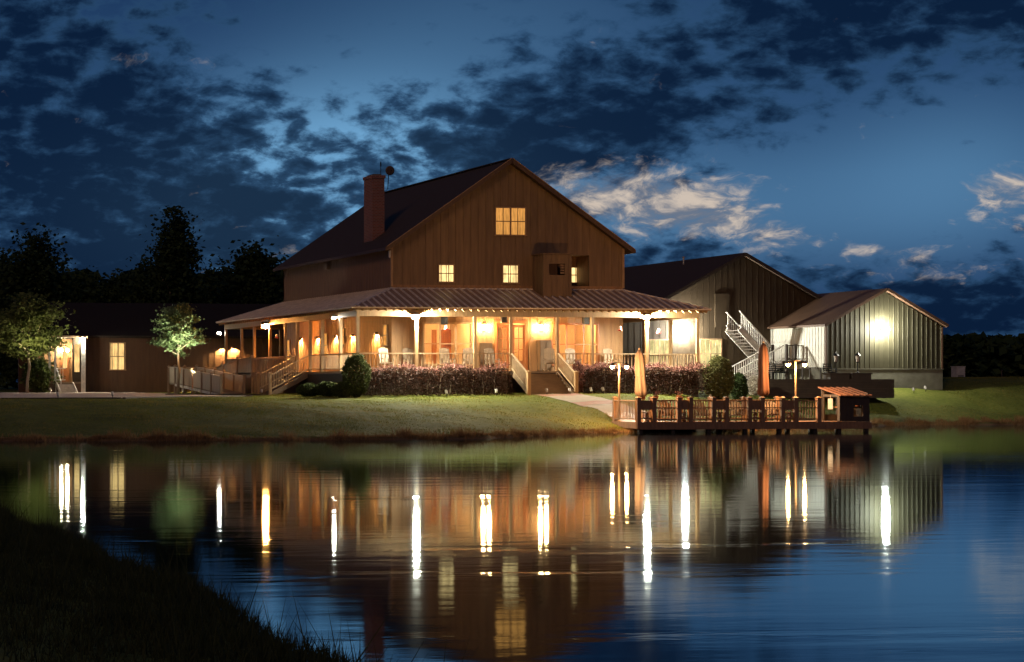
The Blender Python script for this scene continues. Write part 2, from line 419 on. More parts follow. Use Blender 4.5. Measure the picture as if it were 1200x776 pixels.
def gravelmat():
    m = bpy.data.materials.new('pale_gravel'); m.use_nodes = True
    T = NT(m.node_tree); b = T.n['Principled BSDF']; b.inputs['Roughness'].default_value = .95
    t = T.new('ShaderNodeTexCoord')
    vo = T.new('ShaderNodeTexVoronoi'); vo.inputs['Scale'].default_value = 14; T.link(t.outputs['Object'], vo.inputs[0])
    T.link(T.ramp(T.m('ADD', T.m('MULTIPLY', T.noise(t.outputs['Object'], 1.2, 5, .6), .6), T.m('MULTIPLY', vo.outputs[0], .5)), [(.3, (.32, .25, .20)), (.75, (.56, .46, .38))]), b.inputs['Base Color'])
    bp = T.new('ShaderNodeBump'); bp.inputs['Strength'].default_value = .7; bp.inputs['Distance'].default_value = .03
    T.link(vo.outputs[0], bp.inputs['Height']); T.link(bp.outputs[0], b.inputs['Normal'])
    return m
def watermat():
    """long exposure of a nearly still pond: a mirror whose tiny slopes blur the reflections upright, with a few rippled lanes"""
    m = bpy.data.materials.new('pond_water'); m.use_nodes = True
    T = NT(m.node_tree); T.n.remove(T.n['Principled BSDF'])
    t = T.new('ShaderNodeTexCoord')
    def mapped(sx, sy):
        mp = T.new('ShaderNodeMapping'); mp.inputs['Rotation'].default_value = (0, 0, PSI); mp.inputs['Scale'].default_value = (sx, sy, 1); T.link(t.outputs['Object'], mp.inputs[0]); return mp.outputs[0]
    patch = T.ss(T.noise(mapped(.35, 1), .16, 3, .55), .42, .68)
    rip = T.ss(T.noise(mapped(.10, 1), .60, 3, .6), .54, .68)
    h = T.m('ADD', T.m('MULTIPLY', T.noise(mapped(.30, 1), .9, 2, .5), 2.6), T.m('MULTIPLY', T.noise(mapped(.35, 1), 2.6, 3, .55), 1.1))
    bp = T.new('ShaderNodeBump'); bp.inputs['Distance'].default_value = .0040
    T.link(T.m('MULTIPLY_ADD', rip, .70, .30), bp.inputs['Strength']); T.link(h, bp.inputs['Height'])
    g = T.new('ShaderNodeBsdfAnisotropic'); g.distribution = 'BECKMANN'
    T.link(T.m('MULTIPLY_ADD', patch, .016, .056), g.inputs['Roughness']); T.link(bp.outputs[0], g.inputs['Normal'])
    g.inputs['Color'].default_value = (.80, .93, 1, 1)
    g2 = T.new('ShaderNodeBsdfAnisotropic'); g2.distribution = 'GGX'; g2.inputs['Roughness'].default_value = .065
    g2.inputs['Color'].default_value = (.80, .93, 1, 1); T.link(bp.outputs[0], g2.inputs['Normal'])
    gm = T.new('ShaderNodeMixShader'); gm.inputs[0].default_value = .035; T.link(g.outputs[0], gm.inputs[1]); T.link(g2.outputs[0], gm.inputs[2])
    d = T.new('ShaderNodeBsdfDiffuse'); d.inputs[0].default_value = (.006, .009, .010, 1)
    f = T.new('ShaderNodeFresnel'); f.inputs['IOR'].default_value = 1.8
    mx = T.new('ShaderNodeMixShader'); T.link(f.outputs[0], mx.inputs[0]); T.link(d.outputs[0], mx.inputs[1]); T.link(gm.outputs[0], mx.inputs[2])
    T.link(mx.outputs[0], T.n['Material Output'].inputs[0])
    return m

# ------------------------------------------------------------------ ground, pond, drive
SH = [(-400, 10), (-120, -14), (-60, -20), (-32, -25.5), (-25, -26.2), (-19, -26.6), (-13, -25.2), (-8, -21.0), (-3.4, -16.8), (1.5, -13.6), (6, -12.6), (10, -10.2), (14, -6.0), (20, -2.6), (30, -1.2), (60, -4), (150, -20), (400, -60)]
SHX = np.array([p[0] for p in SH], float); SHY = np.array([p[1] for p in SH], float)
def camxy(u, d): return (CX + d*SN + u*CS, CY + d*CS - u*SN)
NB = [camxy(u, d) for u, d in ((-400, 60), (-60, 54), (-14, 46), (-3.4, 37), (.1, 29.5), (1.2, 22), (2.1, 17.3), (2.55, 12.8), (2.8, 8), (3.0, 2), (6, -6), (40, -14), (400, -30))]
def seg_dist(px, py, pts):
    best = np.full(px.shape, 1e9); sgn = np.ones(px.shape)
    for (ax, ay), (bx, by) in zip(pts[:-1], pts[1:]):
        ex, ey = bx-ax, by-ay; L = ex*ex+ey*ey
        t = np.clip(((px-ax)*ex+(py-ay)*ey)/L, 0, 1)
        d = np.hypot(px-(ax+t*ex), py-(ay+t*ey))
        cr = ex*(py-ay)-ey*(px-ax)
        upd = d < best
        sgn = np.where(upd, np.where(cr >= 0, 1, -1), sgn); best = np.where(upd, d, best)
    return best*sgn
def sstep(x, a, b):
    t = np.clip((x-a)/(b-a), 0, 1); return t*t*(3-2*t)
def hnoise(x, y):
    return (np.sin(x*1.3+np.sin(y*.9)*1.7)*np.sin(y*1.1+np.cos(x*.7)*1.3)+.5*np.sin(x*3.1+y*1.7)*np.sin(y*2.9-x*1.3))
def height(X, Y):
    X = np.asarray(X, float); Y = np.asarray(Y, float)
    w = hnoise(X*1.1, Y*1.1)*.22+hnoise(X*.31, Y*.31+4)*.32+hnoise(X*2.1+3, Y*1.9)*.12
    s = seg_dist(X, Y, SH) + w                       # >0 on the house side
    L = np.interp(X, [-40, -14, -6, 2, 10, 20, 40], [19, 19, 14.5, 8.0, 8.0, 11, 13])
    plat = np.interp(X, [-40, -14, -5, 9, 15, 24, 40], [1.50, 1.54, 1.70, 1.72, 1.85, 2.1, 2.3]) + np.interp(Y, [-8, 25, 60, 200], [0, .16, .3, .9])
    plat = plat + .28*sstep(X, 20, 26)*sstep(Y, 2.5, 8)
    up = .10*sstep(s, -.05, .12) + (plat-.10)*np.where(s < L, np.sin(np.clip(s/L, 0, 1)*pi/2)**1.15, 1)
    n = -seg_dist(X, Y, NB) + w*.7                   # >0 on the near bank
    near = .38*sstep(n, -.1, .4)+.26*sstep(n, .2, 4)
    z = np.where(s > -.1, up, np.where(n > -.1, near, 0))
    wet = np.minimum(-s, -n)
    z = np.where((s <= -.1) & (n <= -.1), -.75*sstep(wet, -.0, 2.0)-.02, z)
    return z + .018*hnoise(X*2.3, Y*2.3)*(z > .1)
def hz(x, y): return float(height(np.array([x]), np.array([y]))[0])

xs = np.unique(np.concatenate([np.array([-260, -160, -110, -80, -65]), np.arange(-56, 46, .5), np.array([50, 60, 80, 110, 160, 260])]))
ys = np.unique(np.concatenate([np.array([-200, -160, -135, -120]), np.arange(-108, 34, .5), np.array([36, 40, 50, 60, 80, 110, 150, 200, 260])]))
GX, GY = np.meshgrid(xs, ys)
GZ = height(GX, GY)
nx, ny = len(xs), len(ys)
idx = np.arange(nx*ny).reshape(ny, nx)
quads = np.stack([idx[:-1, :-1], idx[:-1, 1:], idx[1:, 1:], idx[1:, :-1]], -1).reshape(-1, 4)
g = np_mesh('ground', np.stack([GX, GY, GZ], -1).reshape(-1, 3), quads, groundmat())
for p in g.data.polygons: p.use_smooth = True
tag(g, kind='structure')
wb = MB(); wb.poly([(-255, -195, 0), (255, -195, 0), (255, 12, 0), (-255, 12, 0)])
tag(wb.build('water', watermat()), kind='structure')

def sheet(name, mat, pts_fn, nu, nv, lift, kind='structure'):
    vs = []; fs = []
    for j in range(nv+1):
        for i in range(nu+1):
            x, y = pts_fn(i/nu, j/nv); vs.append((x, y, hz(x, y)+lift))
    for j in range(nv):
        for i in range(nu):
            a = j*(nu+1)+i; fs.append((a, a+1, a+nu+2, a+nu+1))
    o = np_mesh(name, vs, fs, mat); 
    for p in o.data.polygons: p.use_smooth = True
    return tag(o, kind=kind)
def drive_pt(u, v):
    x = -70 + u*(70-15.0)
    near = -8.0 if x < -23 else -8.0 + (x+23)/8*6.0
    far = 24.0
    return (x, near + v*(far-near))
sheet('gravel_drive', gravelmat(), drive_pt, 60, 40, .035)
def walk_pt(u, v):
    # from the foot of the front steps, bending towards the dock
    t = u
    cx = -.05 + 1.2*t; cyy = -5.2 - 8.0*t
    return (cx + (v-.5)*2.1 + .5*sin(t*2)*0, cyy)
sheet('walkway', M['stone'], walk_pt, 20, 6, .03)
for k, (t0, t1) in enumerate(((.02, .13), (.40, .52), (.80, .90))):
    sheet('brick_band', M['redbrick'], lambda u, v, t0=t0, t1=t1: walk_pt(t0+(t1-t0)*u, v), 3, 6, .036)

# ------------------------------------------------------------------ builders for repeated architecture
def cell_wall(mb, x0, x1, z0, z1, yf, th, holes, axis='y', batten=.43, bw=.045, bd=.016, out=-1):
    """a board-and-batten wall with rectangular openings. axis 'y': spans X at Y=yf; 'x': spans Y at X=yf. out: direction of the outside"""
    def bx(a0, a1, d0, d1, c0, c1):
        lo, hi = min(d0, d1), max(d0, d1)
        if axis == 'y': mb.box(a0, a1, lo, hi, c0, c1)
        else: mb.box(lo, hi, a0, a1, c0, c1)
    xb = sorted({x0, x1, *[min(max(h[i], x0), x1) for h in holes for i in (0, 1)]}); zb = sorted({z0, z1, *[min(max(h[i], z0), z1) for h in holes for i in (2, 3)]})
    for i in range(len(xb)-1):
        for j in range(len(zb)-1):
            cx_, cz_ = (xb[i]+xb[i+1])/2, (zb[j]+zb[j+1])/2
            if any(h[0] < cx_ < h[1] and h[2] < cz_ < h[3] for h in holes): continue
            bx(xb[i], xb[i+1], yf, yf-out*th, zb[j], zb[j+1])
    if batten:
        n = int((x1-x0)/batten); 
        for k in range(n+1):
            a = x0 + (k+.5)*(x1-x0)/(n+1)
            segs = [(z0, z1)]
            for h in holes:
                if h[0]-.09 < a < h[1]+.09:
                    ns = []
                    for s0, s1 in segs:
                        if s0 < h[2]-.09: ns.append((s0, min(s1, h[2]-.09)))
                        if s1 > h[3]+.09: ns.append((max(s0, h[3]+.09), s1))
                    segs = ns
            for s0, s1 in segs:
                if s1-s0 > .05: bx(a-bw/2, a+bw/2, yf+out*bd, yf-out*.01, s0+.003, s1-.003)

def window_part(root, x0, x1, z0, z1, y, pane, cols=2, rows=2, fw=.07, mull=(), proud=.05, frame=None, name='window', bars=True):
    """a window on a wall that faces -Y: frame with sill and glazing bars, pane as a sub-part. mull: extra heavy mullions"""
    fr = MB()
    yo, yi = y-proud, y-.004
    fr.box(x0-fw, x1+fw, yo, yi, z1, z1+fw); fr.box(x0-fw-.03, x1+fw+.03, yo-.03, yi, z0-fw, z0)
    fr.box(x0-fw, x0, yo, yi, z0, z1); fr.box(x1, x1+fw, yo, yi, z0, z1)
    edges = [x0, *mull, x1]
    for mx in mull: fr.box(mx-.045, mx+.045, yo+.004, yi, z0, z1)
    if bars:
        for a, b in zip(edges[:-1], edges[1:]):
            for c in range(1, cols): 
                q = a+(b-a)*c/cols; fr.box(q-.014, q+.014, yo+.012, yi-.006, z0, z1)
        for r in range(1, rows):
            q = z0+(z1-z0)*r/rows; w_ = .024 if r*2 == rows else .014
            fr.box(x0, x1, yo+.016, yi-.008, q-w_, q+w_)
    f = fr.build(name, frame or M['trim'], root)
    p = MB(); p.box(x0, x1, y-.014 if pane is not M['glass'] else y+.04, y-.004 if pane is not M['glass'] else y+.05, z0, z1)
    p.build('pane', pane, f)
    return f

def rail_part(root, a, b, h=.9, gap=.19, mat=None, bt=.032, mid=False, name='railing', top=.05):
    """railing between two floor points: top and bottom rail and balusters"""
    m = MB(); a = tuple(a); b = tuple(b)
    m.bar((a[0], a[1], a[2]+h), (b[0], b[1], b[2]+h), .085, top); m.bar((a[0], a[1], a[2]+.12), (b[0], b[1], b[2]+.12), .045, .06)
    if mid: m.bar((a[0], a[1], a[2]+h*.66), (b[0], b[1], b[2]+h*.66), .04, .05)
    L = vlen(vsub(b, a)); n = max(2, int(L/gap))
    for k in range(1, n):
        p = vadd(a, vmul(vsub(b, a), k/n)); m.box(p[0]-bt/2, p[0]+bt/2, p[1]-bt/2, p[1]+bt/2, p[2]+.13, p[2]+h-.02)
    return m.build(name, mat or M['rail'], root)

def post_part(root, x, y, z0, z1, w=.15, mat=None, cap=False, name='porch_post'):
    m = MB(); m.box(x-w/2, x+w/2, y-w/2, y+w/2, z0, z1)
    if cap:
        m.box(x-w/2-.03, x+w/2+.03, y-w/2-.03, y+w/2+.03, z1, z1+.03)
        m.hexa([(x-w/2-.01, y-w/2-.01, z1+.03), (x+w/2+.01, y-w/2-.01, z1+.03), (x+w/2+.01, y+w/2+.01, z1+.03), (x-w/2-.01, y+w/2+.01, z1+.03)] + [(x+i*.02, y+j*.02, z1+.085) for i, j in ((-1,-1),(1,-1),(1,1),(-1,1))])
    return m.build(name, mat or M['post'], root)

def gable_roof(root, xc, half, zr, slope, y0, y1, th, mat, name='roof', ribs=None):
    """two pitched slabs meeting at the ridge"""
    m = MB()
    for s in (-1, 1):
        e = (xc+s*half, zr-slope*half)
        m.prism([(xc, y0, zr), (e[0], y0, e[1]), (e[0], y0, e[1]-th), (xc, y0, zr-th)], (0, y1-y0, 0))
    return m.build(name, mat, root)

# ------------------------------------------------------------------ MAIN HOUSE
GZH = 1.70; DK = 2.90
XL, XR, YB = -6.70, 6.30, 19.0
XC = (XL+XR)/2; ZR = 14.15; RH = 6.95; SL = (14.15-9.40)/RH
EV = ZR-SL*6.5                                   # roof plane height at the walls
house = thing('barn_style_house', 'large two storey barn style house with wraparound lit porch and brick chimney', 'house', (XC, 0, GZH))
ZP = 7.27; ZE = 6.13; PX0, PX1, PY0, PY1 = -10.06, 9.60, -3.30, 22.3

def gy(x, y): return aY(x, y, 0)
winA = (gy(497, 400)[0], gy(552, 400)[0], 3.30, gy(500, 379.5)[2])
winB = (gy(647.5, 400)[0], gy(700, 400)[0], 3.30, gy(660, 380.5)[2])
drs = (gy(580.5, 400)[0], gy(617, 400)[0], DK, gy(600, 379)[2])
# ground floor front wall
mb = MB()
cell_wall(mb, XL, XR, 1.72, ZP+.2, 0, .2, [winA, winB, drs])
mb.build('front_wall', M['siding'], house)
mb = MB()
cell_wall(mb, .2, YB, 1.72, EV-.12, XL, .2, [], axis='x', out=-1)
mb.build('side_wall', M['gable'] if False else M['siding'], house)
mb = MB(); cell_wall(mb, .2, YB, 1.72, EV-.12, XR, .2, [], axis='x', out=1, batten=0)
mb.build('side_wall', M['gable'] if False else M['siding'], house)
mb = MB(); mb.prism([(XL, YB, 1.72), (XR, YB, 1.72), (XR, YB, EV-.15), (XC, YB, ZR-.15), (XL, YB, EV-.15)], (0, -.2, 0))
mb.build('rear_wall', M['siding'], house)
# upper front wall, with the recessed balcony
rx0, rx1, rz0, rz1 = gy(640, 300)[0], gy(690.5, 300)[0], ZP+.2, gy(660, 299)[2]
mb = MB()
cell_wall(mb, XL, XR, ZP+.2, EV-.15, 0, .2, [(rx0, rx1, rz0, rz1)])
mb.prism([(XL, 0, EV-.15), (XR, 0, EV-.15), (XC, 0, ZR-.15)], (0, .2, 0))
gw = (gy(581, 300)[0], gy(615, 300)[0], gy(590, 275)[2], gy(590, 244)[2])
n = 30
for k in range(n+1):
    a = XL + (k+.5)*(XR-XL)/(n+1); zt = ZR-.2-abs(a-XC)*SL
    segs = [(EV-.147, zt)]
    if gw[0]-.1 < a < gw[1]+.1: segs = [(EV-.147, gw[2]-.1), (gw[3]+.1, zt)]
    for s0, s1 in segs:
        if s1-s0 > .06: mb.box(a-.0225, a+.0225, -.028, .01, s0, s1-.02)
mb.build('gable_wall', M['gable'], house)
mb = MB()                                        # recess lining
mb.box(rx0-.1, rx1+.1, 1.55, 1.7, rz0-.2, rz1+.1); mb.box(rx0-.1, rx0, .2, 1.55, rz0-.2, rz1+.1); mb.box(rx1, rx1+.1, .2, 1.55, rz0-.2, rz1+.1)
mb.box(rx0, rx1, .2, 1.55, rz1, rz1+.1); mb.box(rx0, rx1, .2, 1.55, rz0-.2, rz0-.02)
mb.build('balcony_recess', M['siding'], house)
# boarded box that projects from the recess over the porch roof
bx0, bx1 = gy(624, 300)[0], gy(657, 300)[0]
yb = -1.35
mb = MB()
ow = [aY(643.5, 309, yb), aY(662, 322.5, yb)]
cell_wall(mb, bx0, bx1, 6.6, rz1-.06, yb, .1, [(ow[0][0], ow[1][0], ow[1][2], ow[0][2])], batten=.36)
cell_wall(mb, yb+.1, 1.0, 6.6, rz1-.06, bx0, .1, [], axis='x', out=-1, batten=.4)
cell_wall(mb, yb+.1, 0.2, 6.6, rz1-.06, bx1, .1, [(-.9, .1, rz0+.95, rz1-.5)], axis='x', out=1, batten=0)
mb.box(bx0-.07, bx1+.04, yb-.05, -.03, rz1-.055, rz1)
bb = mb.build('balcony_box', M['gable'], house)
mb = MB()
for k in range(5): 
    z = ow[1][2]+.08+k*.135; mb.hexa([(ow[1][0]-.24, yb+.02, z), (ow[1][0]-.02, yb+.02, z), (ow[1][0]-.02, yb+.07, z+.05), (ow[1][0]-.24, yb+.07, z+.05), (ow[1][0]-.24, yb+.02, z+.05), (ow[1][0]-.02, yb+.02, z+.05), (ow[1][0]-.02, yb+.07, z+.09), (ow[1][0]-.24, yb+.07, z+.09)])
mb.build('louvre_shutter', M['trim'], bb)
# main roof
gable_roof(house, XC, RH, ZR, SL, -.45, YB+.5, .16, M['roofdark'])
mb = MB()
for s in (-1, 1):
    a = (XC+s*.02, -.475, ZR+.015); b = (XC+s*(RH+.01), -.475, ZR-SL*(RH+.01)+.015)
    mb.bar((a[0], a[1], a[2]-.10), (b[0], b[1], b[2]-.10), .03, .22)
    mb.bar((b[0]+s*.03, -.47, b[2]-.09), (b[0]+s*.03, YB+.5, b[2]-.09), .05, .16)
mb.build('fascia', M['cabwood'], house)
mb = MB()
mb.bar((XC-.03, -.49, ZR+.045), (XC-RH, -.49, ZR-SL*RH+.045), .05, .03); mb.bar((XC+.03, -.49, ZR+.045), (XC+RH, -.49, ZR-SL*RH+.045), .05, .03)
mb.build('rake_flashing', M['trim'], house)
mb = MB(); mb.bar((XC, -.4, ZR+.02), (XC, YB+.45, ZR+.02), .3, .05); mb.build('ridge_cap', M['roofdark'], house)
for s, xx in ((-1, XL), (1, XR)): mb = MB(); mb.box(xx-.07 if s < 0 else xx-.06, xx+.06 if s < 0 else xx+.07, -.045, .08, ZP+.1, EV-.2); mb.build('corner_board', M['trim'], house)
# chimney
cx0, cx1, cy0, cy1 = -6.12, -5.42, 4.6, 5.95
mb = MB(); mb.box(cx0, cx1, cy0, cy1, 9.6, 13.55); mb.box(cx0-.05, cx1+.05, cy0-.05, cy1+.05, 13.55, 13.72)
ch = mb.build('chimney', M['brick'], house)
mb = MB(); mb.box(cx0+.12, cx1-.12, cy0+.15, cy1-.15, 13.72, 13.80); mb.build('flue_cap', M['foundation'], ch)
# windows upstairs
window_part(house, *gw, 0, M['win_amber'], cols=2, rows=2, mull=((gw[0]+gw[1])/2,))
for (a, b) in (((514.5, 330), (531, 311)), ((589.5, 331), (606.5, 311.5))):
    p, q = gy(*a), gy(*b); window_part(house, p[0], q[0], p[2], q[2], 0, M['win_cream'])
p, q = aY(668, 331, 1.55), aY(681, 314, 1.55); window_part(house, p[0], q[0], p[2], q[2], 1.55, M['win_cream'])
# ground floor windows and doors, with a real room behind
def tri(w): return (w[0]+(w[1]-w[0])*.333, w[0]+(w[1]-w[0])*.667)
window_part(house, *winA, 0, M['glass'], cols=1, rows=2, mull=tri(winA), fw=.10, proud=.06)
wB = window_part(house, *winB, 0, M['glass'], cols=2, rows=2, mull=(gy(663.5, 400)[0], gy(683.5, 400)[0]), fw=.10, proud=.06, frame=M['doorwood'])
mid = (drs[0]+drs[1])/2
for s in (0, 1):
    d0, d1 = (drs[0]+.08, mid-.11) if s == 0 else (mid+.11, drs[1]-.08)
    d = MB(); z0, z1 = DK+.02, drs[3]-.08
    d.box(d0, d0+.10, .03, .09, z0, z1); d.box(d1-.10, d1, .03, .09, z0, z1); d.box(d0+.10, d1-.10, .03, .09, z1-.14, z1); d.box(d0+.10, d1-.10, .03, .09, z0, z0+.55)
    dd = d.build('door', M['doorwood'], house)
    gp = MB(); gp.box(d0+.10, d1-.10, .055, .063, z0+.55, z1-.14); gp.build('glazing', M['glass'], dd)
    mu = MB(); q = (d0+d1)/2; mu.box(q-.016, q+.016, .036, .084, z0+.55, z1-.14)
    for r in (1, 2): 
        zq = z0+.55+(z1-.14-z0-.55)*r/3; mu.box(d0+.10, d1-.10, .04, .08, zq-.016, zq+.016)
    mu.build('glazing_bar', M['doorwood'], dd)
    hd = MB(); hx = d1-.07 if s == 0 else d0+.07; hd.tube([(hx, .03, z0+.98), (hx, -.03, z0+.98), (hx+(.1 if s else -.1), -.03, z0+.98)], .014, 6); hd.build('handle', M['bronze'], dd)
mb = MB()
mb.box(drs[0]-.06, drs[1]+.06, -.04, .0-.004, drs[3], drs[3]+.16); mb.box(drs[0]-.06, drs[0]+.08, -.04, -.004, DK, drs[3]); mb.box(drs[1]-.08, drs[1]+.06, -.04, -.004, DK, drs[3]); mb.box(mid-.11, mid+.11, -.02, .16, DK, drs[3])
mb.build('door_frame', M['doorwood'], house)
p, q = gy(457, 402), gy(461.5, 380)
mb = MB()                                        # interior shell
ix0, ix1, iy0, iy1, iz0, iz1 = XL+.21, XR-.21, .22, 5.2, DK-.1, 5.95
mb.box(ix0, ix1, iy1, iy1+.1, iz0, iz1); mb.box(ix0-.0, ix0+.08, iy0, iy1, iz0, iz1); mb.box(ix1-.08, ix1, iy0, iy1, iz0, iz1)
mb.box(-1.35, -1.25, iy0+.8, iy1, iz0, iz1); mb.box(1.35, 1.45, iy0+1.2, iy1, iz0, iz1)
room = mb.build('room_wall', M['interior'], house)
mb = MB(); mb.box(ix0, ix1, iy0, iy1+.1, iz1, iz1+.1); mb.build('room_ceiling', M['interior'], house)
mb = MB(); mb.box(ix0, ix1, iy0, iy1+.1, iz0-.1, iz0); mb.build('room_floor', M['doorwood'], house)
for (a, b) in ((506, 511.5), (516, 531), (535, 542)):
    p, q = aY(a, 424, iy1-.04), aY(b, 386.5, iy1-.04)
    d = MB(); d.box(p[0], q[0], iy1-.06, iy1-.003, DK, q[2]); k = (q[0]-p[0])
    for r in (.08, .54): 
        for cc in ((.12, .46), (.54, .88)): d.box(p[0]+k*cc[0], p[0]+k*cc[1], iy1-.075, iy1-.06, DK+(q[2]-DK)*r+.1, DK+(q[2]-DK)*(r+.38))
    d.build('interior_door', M['doorwood'], house)
for xx in (-4.6, -2.6, .0, 2.8, 4.9):
    d = MB(); d.lathe((xx, 2.4, iz1-.12), [(.02, .12), (.16, .1), (.2, .0), (.12, -.08), (.01, -.1)], 12); d.build('ceiling_lamp', E_['room'], house, smooth=True)
# narrow side windows on the left wall (below the porch roof)
for px_, y0p, y1p in ((456, 404, 381), (406, 403, 386), (386, 418, 391), (342, 422, 399)):
    a = aX(px_-2.2, y0p, XL-.01)
    yy = a[1]; z0 = aX(px_, y0p, XL)[2]; z1 = aX(px_, y1p, XL)[2]
    f = MB(); w = .55
    f.box(XL-.06, XL-.004, yy-.07, yy, z0, z1); f.box(XL-.06, XL-.004, yy+w, yy+w+.07, z0, z1); f.box(XL-.06, XL-.004, yy-.07, yy+w+.07, z1, z1+.07); f.box(XL-.08, XL-.004, yy-.09, yy+w+.09, z0-.07, z0)
    f.box(XL-.045, XL-.006, yy, yy+w, (z0+z1)/2-.02, (z0+z1)/2+.02)
    ff = f.build('narrow_window', M['trim'], house)
    f = MB(); f.box(XL-.018, XL-.004, yy, yy+w, z0, z1); f.build('pane', M['win_amber'], ff)

# porch ---------------------------------------------------------------
OUT = [(PX0, PY0), (PX1, PY0), (PX1, PY1), (PX0, PY1)]; INN = [(XL, 0), (XR, 0), (XR, YB), (XL, YB)]
for k in range(4):
    a, b = OUT[k], OUT[(k+1) % 4]; c, d = INN[(k+1) % 4], INN[k]
    m = MB()
    top = [(a[0], a[1], ZE), (b[0], b[1], ZE), (c[0], c[1], ZP), (d[0], d[1], ZP)]
    m.prism(top, (0, 0, -.06))
    pr_ = m.build('porch_roof', M['roofmetal'], house)
    r = MB()
    L = sqrt((b[0]-a[0])**2+(b[1]-a[1])**2); nr = int(L/.41); e = vnorm((b[0]-a[0], b[1]-a[1], 0)); nrm = (-e[1], e[0], 0)
    dep = [3.3, 3.3, 3.3, 3.36][k]; la = {0: XL-PX0, 1: 3.3, 2: PX1-XR, 3: 3.3}[k]; lb = {0: PX1-XR, 1: 3.3, 2: XL-PX0, 3: 3.3}[k]
    for q in range(1, nr):
        t = q*L/nr; lim = 1.0
        if t < la: lim = t/la
        if L-t < lb: lim = min(lim, (L-t)/lb)
        p0 = (a[0]+e[0]*t, a[1]+e[1]*t, ZE+.018); dd_ = {0: 3.3, 1: PX1-XR, 2: 3.3, 3: XL-PX0}[k]*lim
        p1 = (p0[0]+nrm[0]*dd_, p0[1]+nrm[1]*dd_, ZE+.018+(ZP-ZE)*lim)
        r.bar(p0, p1, .07, .10)
    r.bar((a[0], a[1], ZE+.02), (d[0], d[1], ZP+.02), .14, .06)
    r.bar((d[0], d[1], ZP+.01), (c[0], c[1], ZP+.01), .08, .06)
    r.bar((a[0], a[1], ZE+.0), (b[0], b[1], ZE+.0), .05, .05)
    r.build('seam_rib', M['roofrib'], pr_)
    t_ = MB()
    inw = .10
    for q in range(1, nr):
        t = q*L/nr-.18; p0 = (a[0]+e[0]*t+nrm[0]*inw, a[1]+e[1]*t+nrm[1]*inw, ZE-.13); p1 = (p0[0]+nrm[0]*.55, p0[1]+nrm[1]*.55, ZE-.13+.19)
        if k == 0 or (k == 3 and q > nr-54):
            one = MB(); one.bar(p0, p1, .055, .12); one.build('rafter_tail', M['post'], house)
        else: t_.bar(p0, p1, .055, .12)
    if t_.v: tag(t_.build('rafter_tail', M['post'], pr_), kind='stuff')
bi = .5                                         # beam set back from the eave
bm1 = MB(); by = PY0+bi-.0; bxl = PX0+bi; bxr = PX1-bi; byb = PY1-bi
ZB0, ZB1 = 5.70, 6.02
bm1.box(bxl-.09, bxr+.09, by-.09, by+.09, ZB0, ZB1); bm1.box(bxl-.09, bxl+.09, by+.09, byb-.09, ZB0, ZB1); bm1.box(bxr-.09, bxr+.09, by+.09, byb-.09, ZB0, ZB1); bm1.box(bxl-.09, bxr+.09, byb-.09, byb+.09, ZB0, ZB1)
bm1.box(bxl-.055, bxr+.055, by-.055, by+.055, ZB1+.001, ZB1+.24)
bm1.box(bxl-.055, bxl+.055, by+.1, byb-.1, ZB1+.001, ZB1+.24)
bm1.build('porch_beam', M['post'], house)
# deck and skirting
dk = MB()
dk.box(bxl-.12, bxr+.12, by-.12, -.001, DK-.12, DK); dk.box(bxl-.12, XL-.001, 0, byb, DK-.12, DK); dk.box(XR+.001, bxr+.12, 0, 12.0-.3, DK-.12, DK)
dk.build('porch_deck', M['deck'], house)
def skirt(a, b, z1=DK-.13):
    sk = MB(); L = vlen(vsub((*b, 0), (*a, 0))); n = max(1, int(L/.19))
    for k in range(n):
        p = (a[0]+(b[0]-a[0])*(k+.04)/n, a[1]+(b[1]-a[1])*(k+.04)/n, 0); q = (a[0]+(b[0]-a[0])*(k+.96)/n, a[1]+(b[1]-a[1])*(k+.96)/n, 0)
        sk.bar((p[0], p[1], (1.5+z1)/2), (q[0], q[1], (1.5+z1)/2), .03, z1-1.5)
    sk.build('deck_skirting', M['darkwood'], house)
skirt((bxl-.08, by-.08), (-1.5, by-.08)); skirt((1.4, by-.08), (bxr, by-.08)); skirt((bxl-.08, byb), (bxl-.08, by)); skirt((bxr+.05, by), (bxr+.05, 11.5))
fposts = [bxl] + [aY(p_, 400, by)[0] for p_ in (488, 556.5, 598.5, 653, 694, 758)] + [bxr]
for x in fposts: post_part(house, x, by, DK, ZB0)
SY0, SY1 = 4.95, 7.25                            # opening of the side stairs
lposts = [-.15, 2.9, SY0, SY1, 9.4, 12.4, 15.6, 18.3, byb]
for y in lposts: post_part(house, bxl, y, DK, ZB0)
rposts = [0.1, 3.1, 6.1, 9.1, 12.0, 15.5, 19, byb]
for y in rposts: post_part(house, bxr, y, DK if y < 11.8 else 1.7, ZB0)
for x in (-6, -2, 2, 6): post_part(house, x, byb, DK-1.2, ZB0)
for a, b in zip(fposts[:-1], fposts[1:]):
    if abs(a-fposts[3]) < .01: continue
    rail_part(house, (a+.08, by, DK), (b-.08, by, DK))
lall = [by] + lposts
for a, b in zip(lall[:-1], lall[1:]):
    if abs(a-SY0) < .01: continue
    if a >= 9.3: continue
    rail_part(house, (bxl, a+.08, DK), (bxl, b-.08, DK))
rall = [by] + rposts[:4] + [11.6]
for a, b in zip(rall[:-1], rall[1:]): rail_part(house, (bxr, a+.08, DK), (bxr, b-.08, DK))
# boarded parapet at the rear part of the left side
pb = MB(); 
for k in range(int((byb-9.45)/.17)):
    y = 9.45+k*.17; pb.box(bxl-.02, bxl+.02, y, y+.155, 1.6, DK+.86)
pb.box(bxl-.06, bxl+.06, 9.45, byb, DK+.87, DK+.92)
pb.build('boarded_parapet', M['rampwood'], house)
